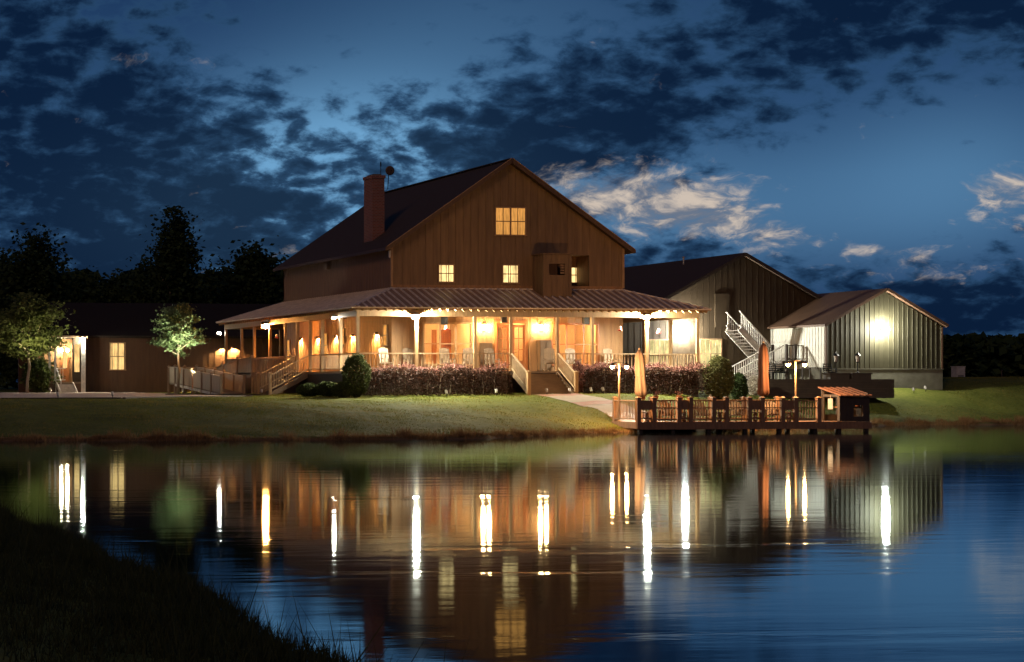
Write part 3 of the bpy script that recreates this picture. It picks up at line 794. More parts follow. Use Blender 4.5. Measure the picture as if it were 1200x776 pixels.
# front steps
def steps(root, x0, x1, y_top, z_top, z_bot, n, run, d=(0, -1), mat=None, name='porch_steps'):
    m = MB(); rise = (z_top-z_bot)/n
    for k in range(n):
        z = z_top-rise*(k+1); o0, o1 = run*k, run*(k+1)
        if d == (0, -1):
            m.box(x0, x1, y_top-o1-.03, y_top-o0, z-.045, z); m.box(x0+.02, x1-.02, y_top-o1+.03, y_top-o1+.055, z-rise, z-.046)
        else:                                     # descends towards -X, x0..x1 are the Y limits, y_top is X
            m.box(y_top-o1-.03, y_top-o0, x0, x1, z-.045, z); m.box(y_top-o1, y_top-o1+.025, x0+.02, x1-.02, z-rise, z-.046)
    for e in (x0-.03, x1+.03):
        if d == (0, -1): m.bar((e, y_top, z_top-.16), (e, y_top-run*n-.05, z_bot-.02), .05, .28)
        else: m.bar((y_top, e, z_top-.16), (y_top-run*n-.05, e, z_bot-.02), .05, .28)
    return m.build(name, mat or M['deck'], root)
sx0, sx1 = fposts[3]+.12, fposts[4]-.12
steps(house, sx0, sx1, by-.12, DK, 1.72, 7, .29)
for sx in (fposts[3], fposts[4]):
    nwl = (sx, by-.12-2.1)
    post_part(house, nwl[0], nwl[1], 1.6, 2.82, .17, cap=True, name='newel_post')
    rail_part(house, (sx, by-.14, DK+.02), (sx, nwl[1]+.1, 1.88), h=.88, gap=.13)
# side steps
steps(house, SY0+.15, SY1-.15, bxl-.1, DK, 1.66, 7, .29, d=(-1, 0))
for yy in (SY0, SY1):
    post_part(house, bxl-.12-2.15, yy, 1.5, 2.80, .15, cap=True, name='newel_post')
    rail_part(house, (bxl-.1, yy, DK+.02), (bxl-.1-2.1, yy, 1.86), h=.88, gap=.15)

# ------------------------------------------------------------------ REAR WING, left
YW = 25.0
wing = thing('guest_wing', 'low dark single storey wing with a lit entry nook at its left end', 'building', (aY(150, 460, YW)[0], YW, 1.7))
wx0, wx1 = aY(99, 460, YW)[0], -4.0
wz1 = aY(100, 394, YW)[2]
mb = MB()
wp, wq = aY(129.5, 433, YW), aY(146, 402.5, YW)
ww = (wp[0], wq[0], wp[2], wq[2])
cell_wall(mb, wx0, wx1, 1.6, wz1, YW, .2, [], batten=.40)
mb.build('front_wall', M['wingside'], wing)
mb = MB(); mb.box(wx0-2.9, wx1, YW+7.8, YW+8, 1.6, wz1); mb.box(wx1-.2, wx1, YW+.2, YW+7.8, 1.6, wz1); mb.build('rear_wall', M['wingside'], wing)
window_part(wing, *ww, YW, M['win_wing'], cols=2, rows=2)
mb = MB()
ex0 = aY(56.5, 460, YW-1.4)[0]
r0, r1 = ex0-.4, wx1+.3
mb.prism([(r0, YW-.5, wz1+.02), (r0, YW+4, wz1+2.3), (r0, YW+8.5, wz1+.02), (r0, YW+8.5, wz1-.12), (r0, YW+4, wz1+2.16), (r0, YW-.5, wz1-.12)], (r1-r0, 0, 0))
mb.build('roof', M['wingroof'], wing)
# entry nook: raised floor, posts, side panel, steps
ey0 = YW-1.4
e1 = aY(99.5, 460, ey0)[0]
def ex(p): return aY(p, 420, ey0)[0]
fz = aY(75, 447.5, ey0)[2]
mb = MB(); mb.box(ex0, e1, ey0, YW+2.2, fz-.12, fz); mb.build('entry_floor', M['deck'], wing)
mb = MB(); mb.box(ex0, ex(65), ey0-.02, ey0+.06, 1.55, fz-.12); mb.box(ex(86.5), e1, ey0-.02, ey0+.06, 1.55, fz-.12); mb.box(e1-.02, e1+.06, ey0+.06, YW, 1.55, fz); mb.box(ex0, ex0+.06, ey0+.06, YW+2.2, 1.55, fz); mb.build('skirting', M['wingside'], wing)
mb = MB(); sw = (ex(87.2), ex(93.2), aY(90, 436, ey0)[2], aY(90, 404, ey0)[2])
cell_wall(mb, ex(85.5), e1, fz, wz1-.15, ey0, .12, [sw], batten=0)
cell_wall(mb, ey0+.12, YW, fz, wz1-.15, e1, .12, [], axis='x', out=1, batten=0)
mb.build('nook_wall', M['siding2'], wing)
mb = MB(); mb.box(sw[0], sw[1], ey0+.03, ey0+.04, sw[2], sw[3]); mb.build('side_window', M['win_wing'], wing)
mb = MB(); mb.box(ex(95), e1+.03, ey0-.05, ey0-.003, 1.6, wz1-.15); mb.build('corner_board', M['white'], wing)
for p_ in (57.5, 64): post_part(wing, ex(p_)+.05, ey0+.08, 1.6, wz1-.15, .12, mat=M['white'], name='entry_post')
mb = MB(); mb.box(ex0-.15, e1+.12, ey0-.15, YW-.0, wz1-.15, wz1+.0); mb.build('entry_roof', M['trim'], wing)
mb = MB(); cell_wall(mb, ex0, e1-.12, fz, wz1-.15, YW+2.0, .15, [], batten=.3); mb.build('entry_wall', M['siding'], wing)
mb = MB(); p, q = aY(71, 448, YW+1.95), aY(81, 405, YW+1.95); mb.box(p[0], q[0], YW+1.93, YW+1.998, fz, q[2]); d = mb.build('door', M['doorwood'], wing)
mb = MB(); mb.box(p[0]+.14, q[0]-.14, YW+1.915, YW+1.928, fz+.9, q[2]-.15); mb.build('door_glass', M['win_wing'], d)
mb = MB(); mb.box(ex0, ex(63), ey0+.02, ey0+.06, fz, fz+.85); mb.build('side_panel', M['trim'], wing)
rail_part(wing, (ex(65), ey0+.08, fz), (ex(77), ey0+.08, fz), h=.85, gap=.16, mat=M['white'])
steps(wing, ex(67), ex(85), ey0-.02, fz, 1.62, 5, .28, mat=M['white'], name='entry_steps')
mb = MB(); a = (ex(66), ey0-.02, fz+.85); b = (ex(66.5), ey0-1.4, 1.6+.85); mb.bar(a, b, .06, .06); mb.bar((b[0], b[1], 1.55), b, .07, .07); mb.build('step_rail', M['white'], wing)

# ------------------------------------------------------------------ BARN to the right, behind
YN = 12.0
ba = aY(873, 296, YN-.3)
bxc, bzr = ba[0], ba[2]; bsl = .53; bh = 8.6
barn = thing('gabled_barn', 'tall gabled hall with brown roof behind the porch, outside stair on its front', 'building', (bxc, YN, 2.0))
bex0, bex1 = bxc-bh+.25, bxc+bh-.25
bzE = bzr-bsl*(bh-.25)
b1 = [aY(761.5, 431, YN), aY(784, 399, YN)]; b2 = [aY(820.5, 431, YN), aY(844.5, 398.5, YN)]
mb = MB()
cell_wall(mb, bex0, bex1, 1.7, bzE-.15, YN, .2, [], batten=.40, bd=.007)
mb.prism([(bex0, YN, bzE-.15), (bex1, YN, bzE-.15), (bxc, YN, bzr-.15)], (0, .2, 0))
nbb = int((bex1-bex0)/.40)+1
for k in range(nbb):
    a = bex0+(k+.5)*(bex1-bex0)/nbb; zt = bzr-.22-abs(a-bxc)*bsl
    if zt > bzE: mb.box(a-.0225, a+.0225, YN-.007, YN+.01, bzE-.147, zt)
mb.build('front_wall', M['siding2'], barn)
mb = MB(); mb.box(bex0, bex0+.2, YN+.2, YN+17, 1.7, bzE-.15); mb.box(bex1-.2, bex1, YN+.2, YN+17, 1.7, bzE-.15); mb.prism([(bex0, YN+17, 1.7), (bex1, YN+17, 1.7), (bex1, YN+17, bzE-.15), (bxc, YN+17, bzr-.15), (bex0, YN+17, bzE-.15)], (0, .2, 0)); mb.build('side_wall', M['siding2'], barn)
gable_roof(barn, bxc, bh, bzr, bsl, YN-.35, YN+17.4, .15, M['roofdark'])
mb = MB()
for s in (-1, 1): mb.bar((bxc+s*.02, YN-.37, bzr-.1), (bxc+s*bh, YN-.37, bzr-.1-bsl*bh), .03, .2)
mb.build('fascia', M['darkwood'], barn)
for (p, q) in (b1, b2): window_part(barn, p[0], q[0], p[2], q[2], YN, M['win_green'], cols=2, rows=2, mull=((p[0]+q[0])/2,))
mb = MB(); p = aY(846.5, 384, YN); mb.box(p[0]-.5, p[0]+.42, YN-.05, YN-.003, p[2], p[2]+2.05); d = mb.build('door', M['siding2'], barn)
for (px_, py_) in ((783, 308), (966, 337)):
    q = aY(px_, py_, YN+8)
    if px_ < 900:
        m = MB(); xx = q[0]; zz_ = bzr-bsl*abs(xx-bxc); m.lathe((xx, YN+6, zz_-.05), [(.05, 0), (.05, .45), (.09, .46), (.09, .52), (.01, .55)], 8); m.build('vent_pipe', M['cabinet'], barn)

# outside stair
SXA = aY(853, 384, 11.6)
stair = thing('outside_staircase', 'timber outside staircase with white railings zigzagging up the barn front', 'staircase', (20.0, 10.5, 2.0))
YA, YBk = 11.75, 10.2                             # wall side and outer side of the upper flight
ut = aY(851, 384, YA); ub = aY(887, 424, YA)      # floor line of the upper flight
zt_, zb_ = ut[2], ub[2]
def flight(xa, za, xb, zb, y0, y1, n, name):
    m = MB()
    for k in range(n):
        t = (k+.5)/n; x = xa+(xb-xa)*t; z = za+(zb-za)*(k+1)/n
        m.box(x-abs(xb-xa)/n*.6, x+abs(xb-xa)/n*.6, y0+.03, y1-.03, z-.04, z)
    f = m.build(name, M['darkwood'], stair)  # dark timber gives the treads the shade of their undersides
    for y in (y0, y1):
        s_ = MB(); s_.bar((xa, y, za-.13), (xb, y, zb-.13), .05, .28); s_.build('stringer', M['white'], f)
    return f
flight(ut[0], zt_, ub[0], zb_, YBk, YA, 11, 'upper_flight')
for y in (YA, YBk): rail_part(stair, (ut[0], y, zt_), (ub[0], y, zb_), h=.95, gap=.16, mat=M['white'])
lx0, lx1 = ub[0], aY(944, 420, 8.6)[0]
mb = MB(); mb.box(lx0-.2, lx1, 8.5, YA, zb_-.16, zb_); mb.build('landing', M['darkwood'], stair)  # landing, its posts and rails coloured dark to look backlit
for x, y in ((lx0+.1, 8.6), ((lx0+lx1)/2, 8.6), (lx1-.1, 8.6), (lx1-.1, 10.2), (lx0+.1, 10.15)):
    post_part(stair, x, y, 2.0, zb_+1.0, .14, mat=M['darkwood'], name='landing_post')
rail_part(stair, (lx0+.1, 8.6, zb_), ((lx0+lx1)/2, 8.6, zb_), h=.92, gap=.15, mat=M['darkwood']); rail_part(stair, ((lx0+lx1)/2, 8.6, zb_), (lx1-.1, 8.6, zb_), h=.92, gap=.15, mat=M['darkwood'])
lf = aY(858, 440, 9.3)
flight(lx0-.1, zb_, lf[0], 2.15, 8.6, 10.05, 8, 'lower_flight')
for y in (8.6, 10.05): rail_part(stair, (lx0-.1, y, zb_), (lf[0], y, 2.15), h=.92, gap=.16, mat=M['white'])
# short flight down to the terrace on the right
rf = (lx1+2.2, 2.45)
flight(lx1, zb_, rf[0], rf[1], 8.7, 10.0, 7, 'terrace_flight')
post_part(stair, rf[0], 8.65, 2.1, rf[1]+1.0, .16, mat=M['darkwood'], name='landing_post')
rail_part(stair, (lx1, 8.65, zb_), (rf[0], 8.65, rf[1]), h=.92, gap=.9, mat=M['darkwood'])

# ------------------------------------------------------------------ METAL SHED, right
YS = 6.0
s_l, s_r = aY(968, 400, YS)[0], aY(1103.5, 400, YS)[0]
sxc = aY(1037, 338, YS)[0]; szr = aY(1037, 338, YS-.2)[2]; sh = (s_r-s_l)/2+.2
sxc = (s_l+s_r)/2; szE = aY(1104, 381, YS)[2]; ssl = (szr-szE)/sh
sfz = aY(1050, 432, YS)[2]
shed = thing('metal_shed', 'metal sided gabled shed with a floodlight on its ribbed front', 'shed', (sxc, YS, 2.3))
def ribbed(mb, x0, x1, z0, ztop, y, axis='y', out=-1, pitch=.30):
    n = int((x1-x0)/pitch)
    for k in range(n+1):
        a = x0+.05+k*(x1-x0-.1)/n; zt = ztop(a)-.02
        if axis == 'y': mb.hexa([(a-.045, y, z0), (a+.045, y, z0), (a+.02, y-.022, z0), (a-.02, y-.022, z0), (a-.045, y, zt), (a+.045, y, zt), (a+.02, y-.022, zt), (a-.02, y-.022, zt)])
        else: mb.hexa([(y, a-.045, z0), (y, a+.045, z0), (y+out*.022, a+.02, z0), (y+out*.022, a-.02, z0), (y, a-.045, zt), (y, a+.045, zt), (y+out*.022, a+.02, zt), (y+out*.022, a-.02, zt)])
mb = MB()
mb.prism([(s_l, YS, sfz), (s_r, YS, sfz), (s_r, YS, szE-.1), (sxc, YS, szr-.12), (s_l, YS, szE-.1)], (0, .15, 0))
ribbed(mb, s_l, s_r, sfz+.01, lambda a: szr-.14-ssl*abs(a-sxc), YS)
mb.build('front_wall', M['metalwall'], shed)
mb = MB(); mb.box(s_l, s_l+.12, YS+.15, YN-.03, sfz, szE-.1); ribbed(mb, YS+.15, YN-.03, sfz+.01, lambda a: szE-.12, s_l, 'x', -1); mb.build('side_wall', M['litwall'], shed)
mb = MB(); mb.box(s_r-.12, s_r, YS+.15, YN-.03, sfz, szE-.1); ribbed(mb, YS+.15, YN-.03, sfz+.01, lambda a: szE-.12, s_r, 'x', 1); mb.build('side_wall', M['metalwall'], shed)
mb = MB(); mb.box(s_l-.03, s_r+.03, YS-.05, YN-.05, 1.9, sfz-.002); mb.box(s_l-.06, s_r+.06, YS-.09, YS+.1, sfz-.05, sfz-.004); mb.build('foundation', M['foundation'], shed)
gable_roof(shed, sxc, sh, szr, ssl, YS-.3, YN+1.0, .10, M['shedroof'])
mb = MB()
for s in (-1, 1): mb.bar((sxc+s*.01, YS-.32, szr-.05), (sxc+s*(sh+.02), YS-.32, szr-.05-ssl*sh), .03, .16); mb.bar((sxc+s*(sh+.03), YS-.3, szr-.06-ssl*sh), (sxc+s*(sh+.03), YN-.4, szr-.06-ssl*sh), .06, .12)
for s, xx in ((-1, s_l), (1, s_r)): mb.box(xx-.05, xx+.05, YS-.05, YS+.05, sfz, szE-.12)
mb.build('trim', M['shedroof'], shed)

# ------------------------------------------------------------------ RAMP, left
ry0 = 8.2
rl = aY(259, 461, ry0); rr = aY(286, 461, ry0)
rx0, rx1_ = rl[0], rr[0]
ry1 = 18.5
ramp = thing('access_ramp', 'long timber access ramp with boarded rails climbing to the porch side', 'ramp', (rx0, ry0, 1.65))
zr0, zr1 = 1.72, 2.34
mb = MB(); mb.hexa([(rx0, ry0, zr0-.12), (rx1_, ry0, zr0-.12), (rx1_, ry1, zr1-.12), (rx0, ry1, zr1-.12), (rx0, ry0, zr0), (rx1_, ry0, zr0), (rx1_, ry1, zr1), (rx0, ry1, zr1)])
mb.box(rx0, -9.7, ry1, ry1+1.6, zr1-.12, zr1)
x2 = -11.5
mb.hexa([(x2, 12.5, DK-.12), (bxl-.15, 12.5, DK-.12), (bxl-.15, ry1, zr1-.12), (x2, ry1, zr1-.12), (x2, 12.5, DK), (bxl-.15, 12.5, DK), (bxl-.15, ry1, zr1), (x2, ry1, zr1)])
mb.box(x2, bxl-.15, 9.55, 12.5, DK-.12, DK)
mb.build('ramp_deck', M['deck'], ramp)
def boarded(a, b, h0, h1, mat, w=.15, name='rail_panel'):
    m = MB(); L = vlen(vsub((b[0], b[1], 0), (a[0], a[1], 0))); n = max(2, int(L/w))
    for k in range(n):
        p = vadd(a, vmul(vsub(b, a), (k+.06)/n)); q = vadd(a, vmul(vsub(b, a), (k+.94)/n))
        m.prism([(p[0], p[1], p[2]+h0), (q[0], q[1], q[2]+h0), (q[0], q[1], q[2]+h1), (p[0], p[1], p[2]+h1)], vmul(vnorm(vcross(vsub(b, a), (0, 0, 1))), .022))
    m.bar((a[0], a[1], a[2]+h1+.04), (b[0], b[1], b[2]+h1+.04), .12, .05)
    return m.build(name, mat, ramp)
def ramp_z(y): return zr0+(zr1-zr0)*(y-ry0)/(ry1-ry0)
npst = 5
for xx in (rx0, rx1_):
    prev = None
    for k in range(npst+1):
        y = ry0+(ry1-ry0)*k/npst; post_part(ramp, xx, y, 1.5, ramp_z(y)+1.02, .13, mat=M['rampwood'], cap=True, name='ramp_post')
        if prev is not None: boarded((xx, prev+.08, ramp_z(prev)), (xx, y-.08, ramp_z(y)), -.06, .9, M['ramppanel'])
        prev = y
mb = MB()
for xx in (rx0, rx1_): mb.bar((xx, ry0, zr0-.14), (xx, ry1, zr1-.14), .07, .14)
mb.build('ramp_stringer', M['white'], ramp)
for y0_, y1_ in ((9.55, 12.5), (12.5, 15.5), (15.5, 18.4)):
    z0_ = DK if y0_ <= 12.5 else DK+(zr1-DK)*(y0_-12.5)/(ry1-12.5); z1_ = DK if y1_ <= 12.5 else DK+(zr1-DK)*(y1_-12.5)/(ry1-12.5)
    boarded((x2, y0_+.09, z0_), (x2, y1_-.09, z1_), -1.25 if z1_ > 2.8 else -.8, .72, M['rampwood'])
    post_part(ramp, x2, y0_, 1.5, z0_+.90, .15, mat=M['rampwood'], cap=True, name='ramp_post')
boarded((x2+.09, 9.5, DK), (bxl-.1, 9.5, DK), -1.3, .72, M['rampwood'])
post_part(ramp, rx0+1.0, ry1+1.55, 1.5, zr1+1.0, .13, mat=M['rampwood'], cap=True, name='ramp_post'); post_part(ramp, rx0, ry1+1.55, 1.5, zr1+1.0, .13, mat=M['rampwood'], cap=True, name='ramp_post')
boarded((rx0, ry1+.1, zr1), (rx0, ry1+1.5, zr1), -.06, .9, M['ramppanel']); boarded((rx0+.08, ry1+1.55, zr1), (-9.8, ry1+1.55, zr1), -.06, .9, M['ramppanel'])

# ------------------------------------------------------------------ DOCK
YD = -15.8
dz_ = aY(800, 494.6, YD)[2]
dx0 = aY(749, 500, YD)[0]; dx1 = aY(1020, 500, YD)[0]; ddep = 2.7
dock = thing('fishing_dock', 'dark timber fishing dock with bench rails standing in the pond', 'dock', (dx0, YD, 0))
mb = MB()
nbd = int((dx1-dx0)/.15)
for k in range(nbd): mb.box(dx0+k*(dx1-dx0)/nbd+.006, dx0+(k+1)*(dx1-dx0)/nbd-.006, YD+.02, YD+ddep, dz_-.045, dz_)
mb.build('deck_boards', M['dockwood'], dock)
mb = MB(); mb.box(dx0, dx1, YD-.04, YD+.015, dz_-.34, dz_-.02); mb.box(dx0, dx1, YD+ddep, YD+ddep+.05, dz_-.3, dz_-.02); mb.box(dx0-.05, dx0-.002, YD-.04, YD+ddep, dz_-.3, dz_-.02); mb.box(dx1+.002, dx1+.05, YD-.04, YD+ddep, dz_-.3, dz_-.02)
mb.build('rim_joist', M['dockwood'], dock)
for px_ in (752, 790, 832, 875, 915, 957, 985, 1017):
    x = aY(px_, 500, YD)[0]; post_part(dock, x, YD+.16, -.7, dz_-.05, .17, mat=M['darkwood'], name='piling'); post_part(dock, x, YD+ddep-.2, -.7, dz_-.05, .17, mat=M['darkwood'], name='piling')
pairs = [749, 767, 796.5, 810, 837, 852, 879, 894, 918, 933.5, 960.5]
pX = [aY(p_, 480, YD)[0] for p_ in pairs]
ph = 1.08
for x in pX: post_part(dock, x, YD+.08, dz_-.32, dz_+ph, .19, mat=M['dockwood'], cap=True, name='rail_post')
for k in range(len(pX)-1):
    a, b = pX[k]+.1, pX[k+1]-.1
    if k % 2 == 0 and k < 9:                      # narrow bay: a bench back, boarded at the top, slatted below
        m = MB(); m.box(a, b, YD+.05, YD+.11, dz_+.56, dz_+.99); m.box(a, b, YD+.06, YD+.10, dz_+.12, dz_+.2)
        n = max(2, int((b-a)/.13))
        for q in range(1, n): m.box(a+(b-a)*q/n-.02, a+(b-a)*q/n+.02, YD+.065, YD+.095, dz_+.2, dz_+.56)
        m.box(a, b, YD+.16, YD+.55, dz_+.40, dz_+.45); m.box(a+.05, a+.1, YD+.2, YD+.5, dz_, dz_+.4); m.box(b-.1, b-.05, YD+.2, YD+.5, dz_, dz_+.4)
        m.build('bench', M['dockwood'], dock)
    else: rail_part(dock, (a, YD+.08, dz_), (b, YD+.08, dz_), h=.97, gap=.13, mat=M['dockwood'], mid=True)
yb_ = YD+ddep-.1
rb = [dx0+.1, dx0+1.9, dx0+3.4, dx0+4.9, dx0+6.6, dx0+8.3]
for x in rb: post_part(dock, x, yb_, dz_-.3, dz_+ph, .17, mat=M['dockwood'], cap=True, name='rail_post')
for a, b in zip(rb[1:-1], rb[2:]): rail_part(dock, (a+.1, yb_, dz_), (b-.1, yb_, dz_), h=.97, gap=.13, mat=M['dockwood'], mid=True)
rail_part(dock, (dx0+.05, YD+.18, dz_), (dx0+.05, yb_-.1, dz_), h=.97, gap=.14, mat=M['rampwood'])
# gangway from the walkway down to the dock
m = MB(); m.hexa([(dx0+.5, -11.2, hz(dx0+.8, -11.2)-.1), (dx0+1.8, -11.2, hz(dx0+1.6, -11.2)-.1), (dx0+1.8, YD+ddep, dz_-.1), (dx0+.5, YD+ddep, dz_-.1), (dx0+.5, -11.2, hz(dx0+.8, -11.2)+.05), (dx0+1.8, -11.2, hz(dx0+1.6, -11.2)+.05), (dx0+1.8, YD+ddep, dz_), (dx0+.5, YD+ddep, dz_)])
m.build('gangway', M['dockwood'], dock)

# kiosk on the dock's right end
kx0, kx1 = aY(984.5, 480, YD-.05)[0], aY(1019.5, 480, YD-.05)[0]
ky0, ky1 = YD-.02, YD+1.45
kz = dz_+.01; kzt = aY(985, 464, ky0)[2]
kiosk = thing('dock_kiosk', 'small dark timber hut with a rusty tin roof on the dock end', 'hut', ((kx0+kx1)/2, YD+.7, kz))
mb = MB(); o0, o1 = aY(1000.5, 478, ky0), aY(1011.5, 478, ky0)
cell_wall(mb, kx0, kx1, kz, kzt-.06, ky0, .06, [(o0[0], o1[0], aY(1000, 488, ky0)[2], aY(1000, 475, ky0)[2])], batten=.22, bw=.02, bd=.01)
mb.build('front_wall', M['darkwood'], kiosk)
mb = MB(); cell_wall(mb, ky0+.06, ky1, kz, kzt+.12, kx1, .06, [], axis='x', out=1, batten=0); mb.build('side_wall', M['darkwood'], kiosk)
mb = MB(); cell_wall(mb, kx0, kx1, kz, kzt+.26, ky1, .06, [(kx0+.15, kx0+.75, kz+.3, kz+1.1)], batten=0); mb.build('rear_wall', M['darkwood'], kiosk)
mb = MB(); mb.box(kx0, kx0+.07, ky0+.06, ky0+.2, kz, kzt+.02); mb.box(kx0, kx0+.07, ky1-.12, ky1-.062, kz, kzt+.2); mb.box(kx0+.005, kx0+.06, ky0+.2, ky1-.12, kzt-.05, kzt+.06); mb.build('door_frame', M['darkwood'], kiosk)
mb = MB(); mb.box(kx0+.08, kx1-.08, ky0+.3, ky0+.8, kz+.62, kz+.68); mb.build('counter', M['dockwood'], kiosk)
bk = (aY(1005.5, 483, ky0+.4)[0], ky0+.42, kz+.68)
mb = MB(); mb.lathe(bk, [(.10, 0), (.14, .26), (.15, .27), (.13, .27), (.10, .02)], 14); mb.solo('feed_bucket', pm('orange_plastic', (.75, .20, .04), .4), 'orange bucket on the counter inside the dock hut', 'bucket', bk)
mb = MB(); mb.prism([(kx0-.05, ky0-.16, kzt-.02), (kx1+.06, ky0-.16, kzt-.02), (kx1+.06, ky1+.25, kzt+.36), (kx0-.05, ky1+.25, kzt+.36)], (0, 0, .03))
for k in range(6):
    x = kx0-.02+k*(kx1-kx0+.05)/5; mb.bar((x, ky0-.16, kzt+.03), (x, ky1+.25, kzt+.41), .05, .035)
mb.build('roof', M['tin'], kiosk)
mb = MB(); mb.box(kx0-.012, kx0-.002, ky0+.55, ky0+.95, kz+.55, kz+1.05); mb.bar((kx0-.007, ky0+.75, kz+1.05), (kx0-.007, ky0+.75, kzt), .02); mb.build('notice_board', M['cabinet'], kiosk)

# ------------------------------------------------------------------ dock lamps and umbrellas
def dock_lamp(px_, ytop, hx, yb, label):
    base = aY(px_, 490, yb); top = aY(px_, ytop, yb)
    r = thing('dock_lamp', label, 'lamp post', (base[0], yb, dz_), 'double headed lamp posts on the dock')
    m = MB(); m.tube([(base[0], yb, dz_), (base[0], yb, top[2]+.1)], [.04, .034], 10); m.lathe((base[0], yb, dz_), [(.1, 0), (.1, .03), (.06, .06), (.055, .07)], 10); m.build('pole', M['polewood'], r, smooth=False)
    m = MB(); xs_ = [aY(h, ytop, yb)[0] for h in hx]
    m.tube([(xs_[0], yb, top[2]+.12), (base[0], yb, top[2]+.16), (xs_[1], yb, top[2]+.12)], .022, 8); m.build('crossarm', M['bronze'], r)
    for x in xs_:
        m = MB(); m.lathe((x, yb, top[2]), [(.16, -.0), (.13, .05), (.05, .10), (.03, .15)], 14); hd = m.build('lamp_head', M['bronze'], r, smooth=True)
        m = MB(); m.ball((x, yb, top[2]-.045), .085, 12, 8); m.build('bulb', E_['dock'], hd, smooth=True)
        ld = bpy.data.lights.new('lamp_light', 'POINT'); ld.energy = 620; ld.color = (1, .50, .19); ld.shadow_soft_size = .05
        lo = bpy.data.objects.new('lamp_light', ld); COL.objects.link(lo); lo.parent = r; lo.location = vsub((x, yb, top[2]-.2), wloc(r))
    return r
dock_lamp(725.5, 429, (717.5, 734.5), YD+1.0, 'double lamp post on the dock left of the pale closed umbrella')
dock_lamp(932.5, 426.5, (923.5, 943), YD+.6, 'double lamp post on the dock right of the rust closed umbrella')
def umbrella(px_, ytop, ybot, yb, mat, label, lean=0):
    t = aY(px_, ytop, yb); b = aY(px_, ybot, yb); bx = b[0]; 
    r = thing('closed_umbrella', label, 'umbrella', (bx, yb, dz_), 'closed patio umbrellas on the dock')
    m = MB(); m.tube([(bx, yb, dz_), (bx+lean*.3, yb, b[2]), (bx+lean, yb, t[2]+.04)], .028, 8); m.lathe((bx, yb, dz_), [(.24, 0), (.24, .05), (.07, .09), (.04, .2)], 12); m.build('pole', M['polewood'], r)
    m = MB(); H = t[2]-b[2]; n = 24; rings = []
    for k in range(11):
        u = k/10; z = b[2]+H*u; rad = (.255, .25, .235, .225, .205, .215, .215, .205, .185, .15, .045)[k]
        rings.append([(bx+lean*(.3+.7*u)+rad*(1+.22*cos(6*a_+1.2*u))*cos(a_), yb+rad*(1+.22*cos(6*a_+1.2*u))*sin(a_), z+(.07*cos(6*a_) if k == 0 else 0)) for a_ in [2*pi*q/n for q in range(n)]])
    i0 = 0
    for rg in rings: m.v += rg
    for k in range(10):
        for q in range(n): m.f.append((k*n+q, k*n+(q+1) % n, (k+1)*n+(q+1) % n, (k+1)*n+q))
    m.f.append(tuple(range(n))); m.f.append(tuple(10*n+q for q in range(n)))
    cn = m.build('canopy', mat, r, smooth=True)
    m = MB(); m.lathe((bx+lean, yb, t[2]), [(.05, 0), (.045, .06), (.01, .1)], 8); m.build('finial', M['polewood'], r)
    m = MB(); zs = b[2]+H*.42; m.lathe((bx+lean*.6, yb, zs), [(.205, -.03), (.215, 0), (.205, .03)], 16); m.build('tie_strap', mat, cn)
umbrella(752, 410, 463, YD+2.1, M['canvas'], 'pale closed umbrella leaning slightly beside the left dock lamp', -.12)
umbrella(894.5, 402, 462, YD+1.9, M['canvasr'], 'rust coloured closed umbrella standing straight at the middle of the dock', .0)

# ------------------------------------------------------------------ rocking chairs
def rocking_chair():
    r = thing('rocking_chair', 'chair', 'chair', (0, 0, 0), 'rocking chairs on the front porch')
    m = MB()
    for s in (-.27, .27): m.tube([(s, -.42, .06), (s, -.2, .025), (s, .1, .02), (s, .48, .09)], .022, 6)
    m.build('rocker', M['chairwood'], r)
    for s in (-.27, .27):
        m = MB(); m.bar((s, -.24, .03), (s, -.24, .62), .04); m.build('front_leg', M['chairwood'], r)
        m = MB(); m.bar((s, .22, .03), (s, .26, .45), .04); m.build('rear_leg', M['chairwood'], r)
        m = MB(); m.box(s-.05, s+.05, -.32, .26, .62, .645); m.build('armrest', M['chairwood'], r)
    m = MB()
    for k in range(6): m.box(-.27, .27, -.27+k*.09, -.27+k*.09+.075, .42-k*.008, .445-k*.008)
    m.build('seat', M['chairwood'], r)
    m = MB()
    for k in range(7):
        x = -.24+k*.08; h = 1.17+.06*cos((k-3)/3*1.4); m.bar((x, .22, .40), (x, .40, h), .066, .02)
    m.bar((-.27, .275, .62), (.27, .275, .62), .03, .05); m.bar((-.26, .375, 1.02), (.26, .375, 1.02), .03, .06)
    m.build('backrest', M['chairwood'], r)
    return r
rc = rocking_chair()
spots = [(453, -1.5, 8, 'brightly lit rocking chair nearest the left corner of the porch'), (480, -1.0, -5, 'rocking chair just behind the bright left porch post'), (524, -1.2, 4, 'rocking chair in front of the middle of the brown interior doors'),
         (550, -1.3, -12, 'rocking chair beside the post under the right edge of the triple window'), (577, -1.2, 6, 'rocking chair left of the wooden double doors'), (645, -1.6, -16, 'rocking chair against the post at the top of the front steps'),
         (672, -1.2, 5, 'rocking chair in front of the window right of the steps'), (717, -1.0, 10, 'rocking chair in the dim porch corner near the right end')]
for i, (px_, yy, rz, lab) in enumerate(spots):
    o = rc if i == 0 else copy_tree(rc)
    q = aY(px_, 430, yy); o.location = (q[0], yy, DK); o.rotation_euler.z = radians(rz); o['label'] = lab

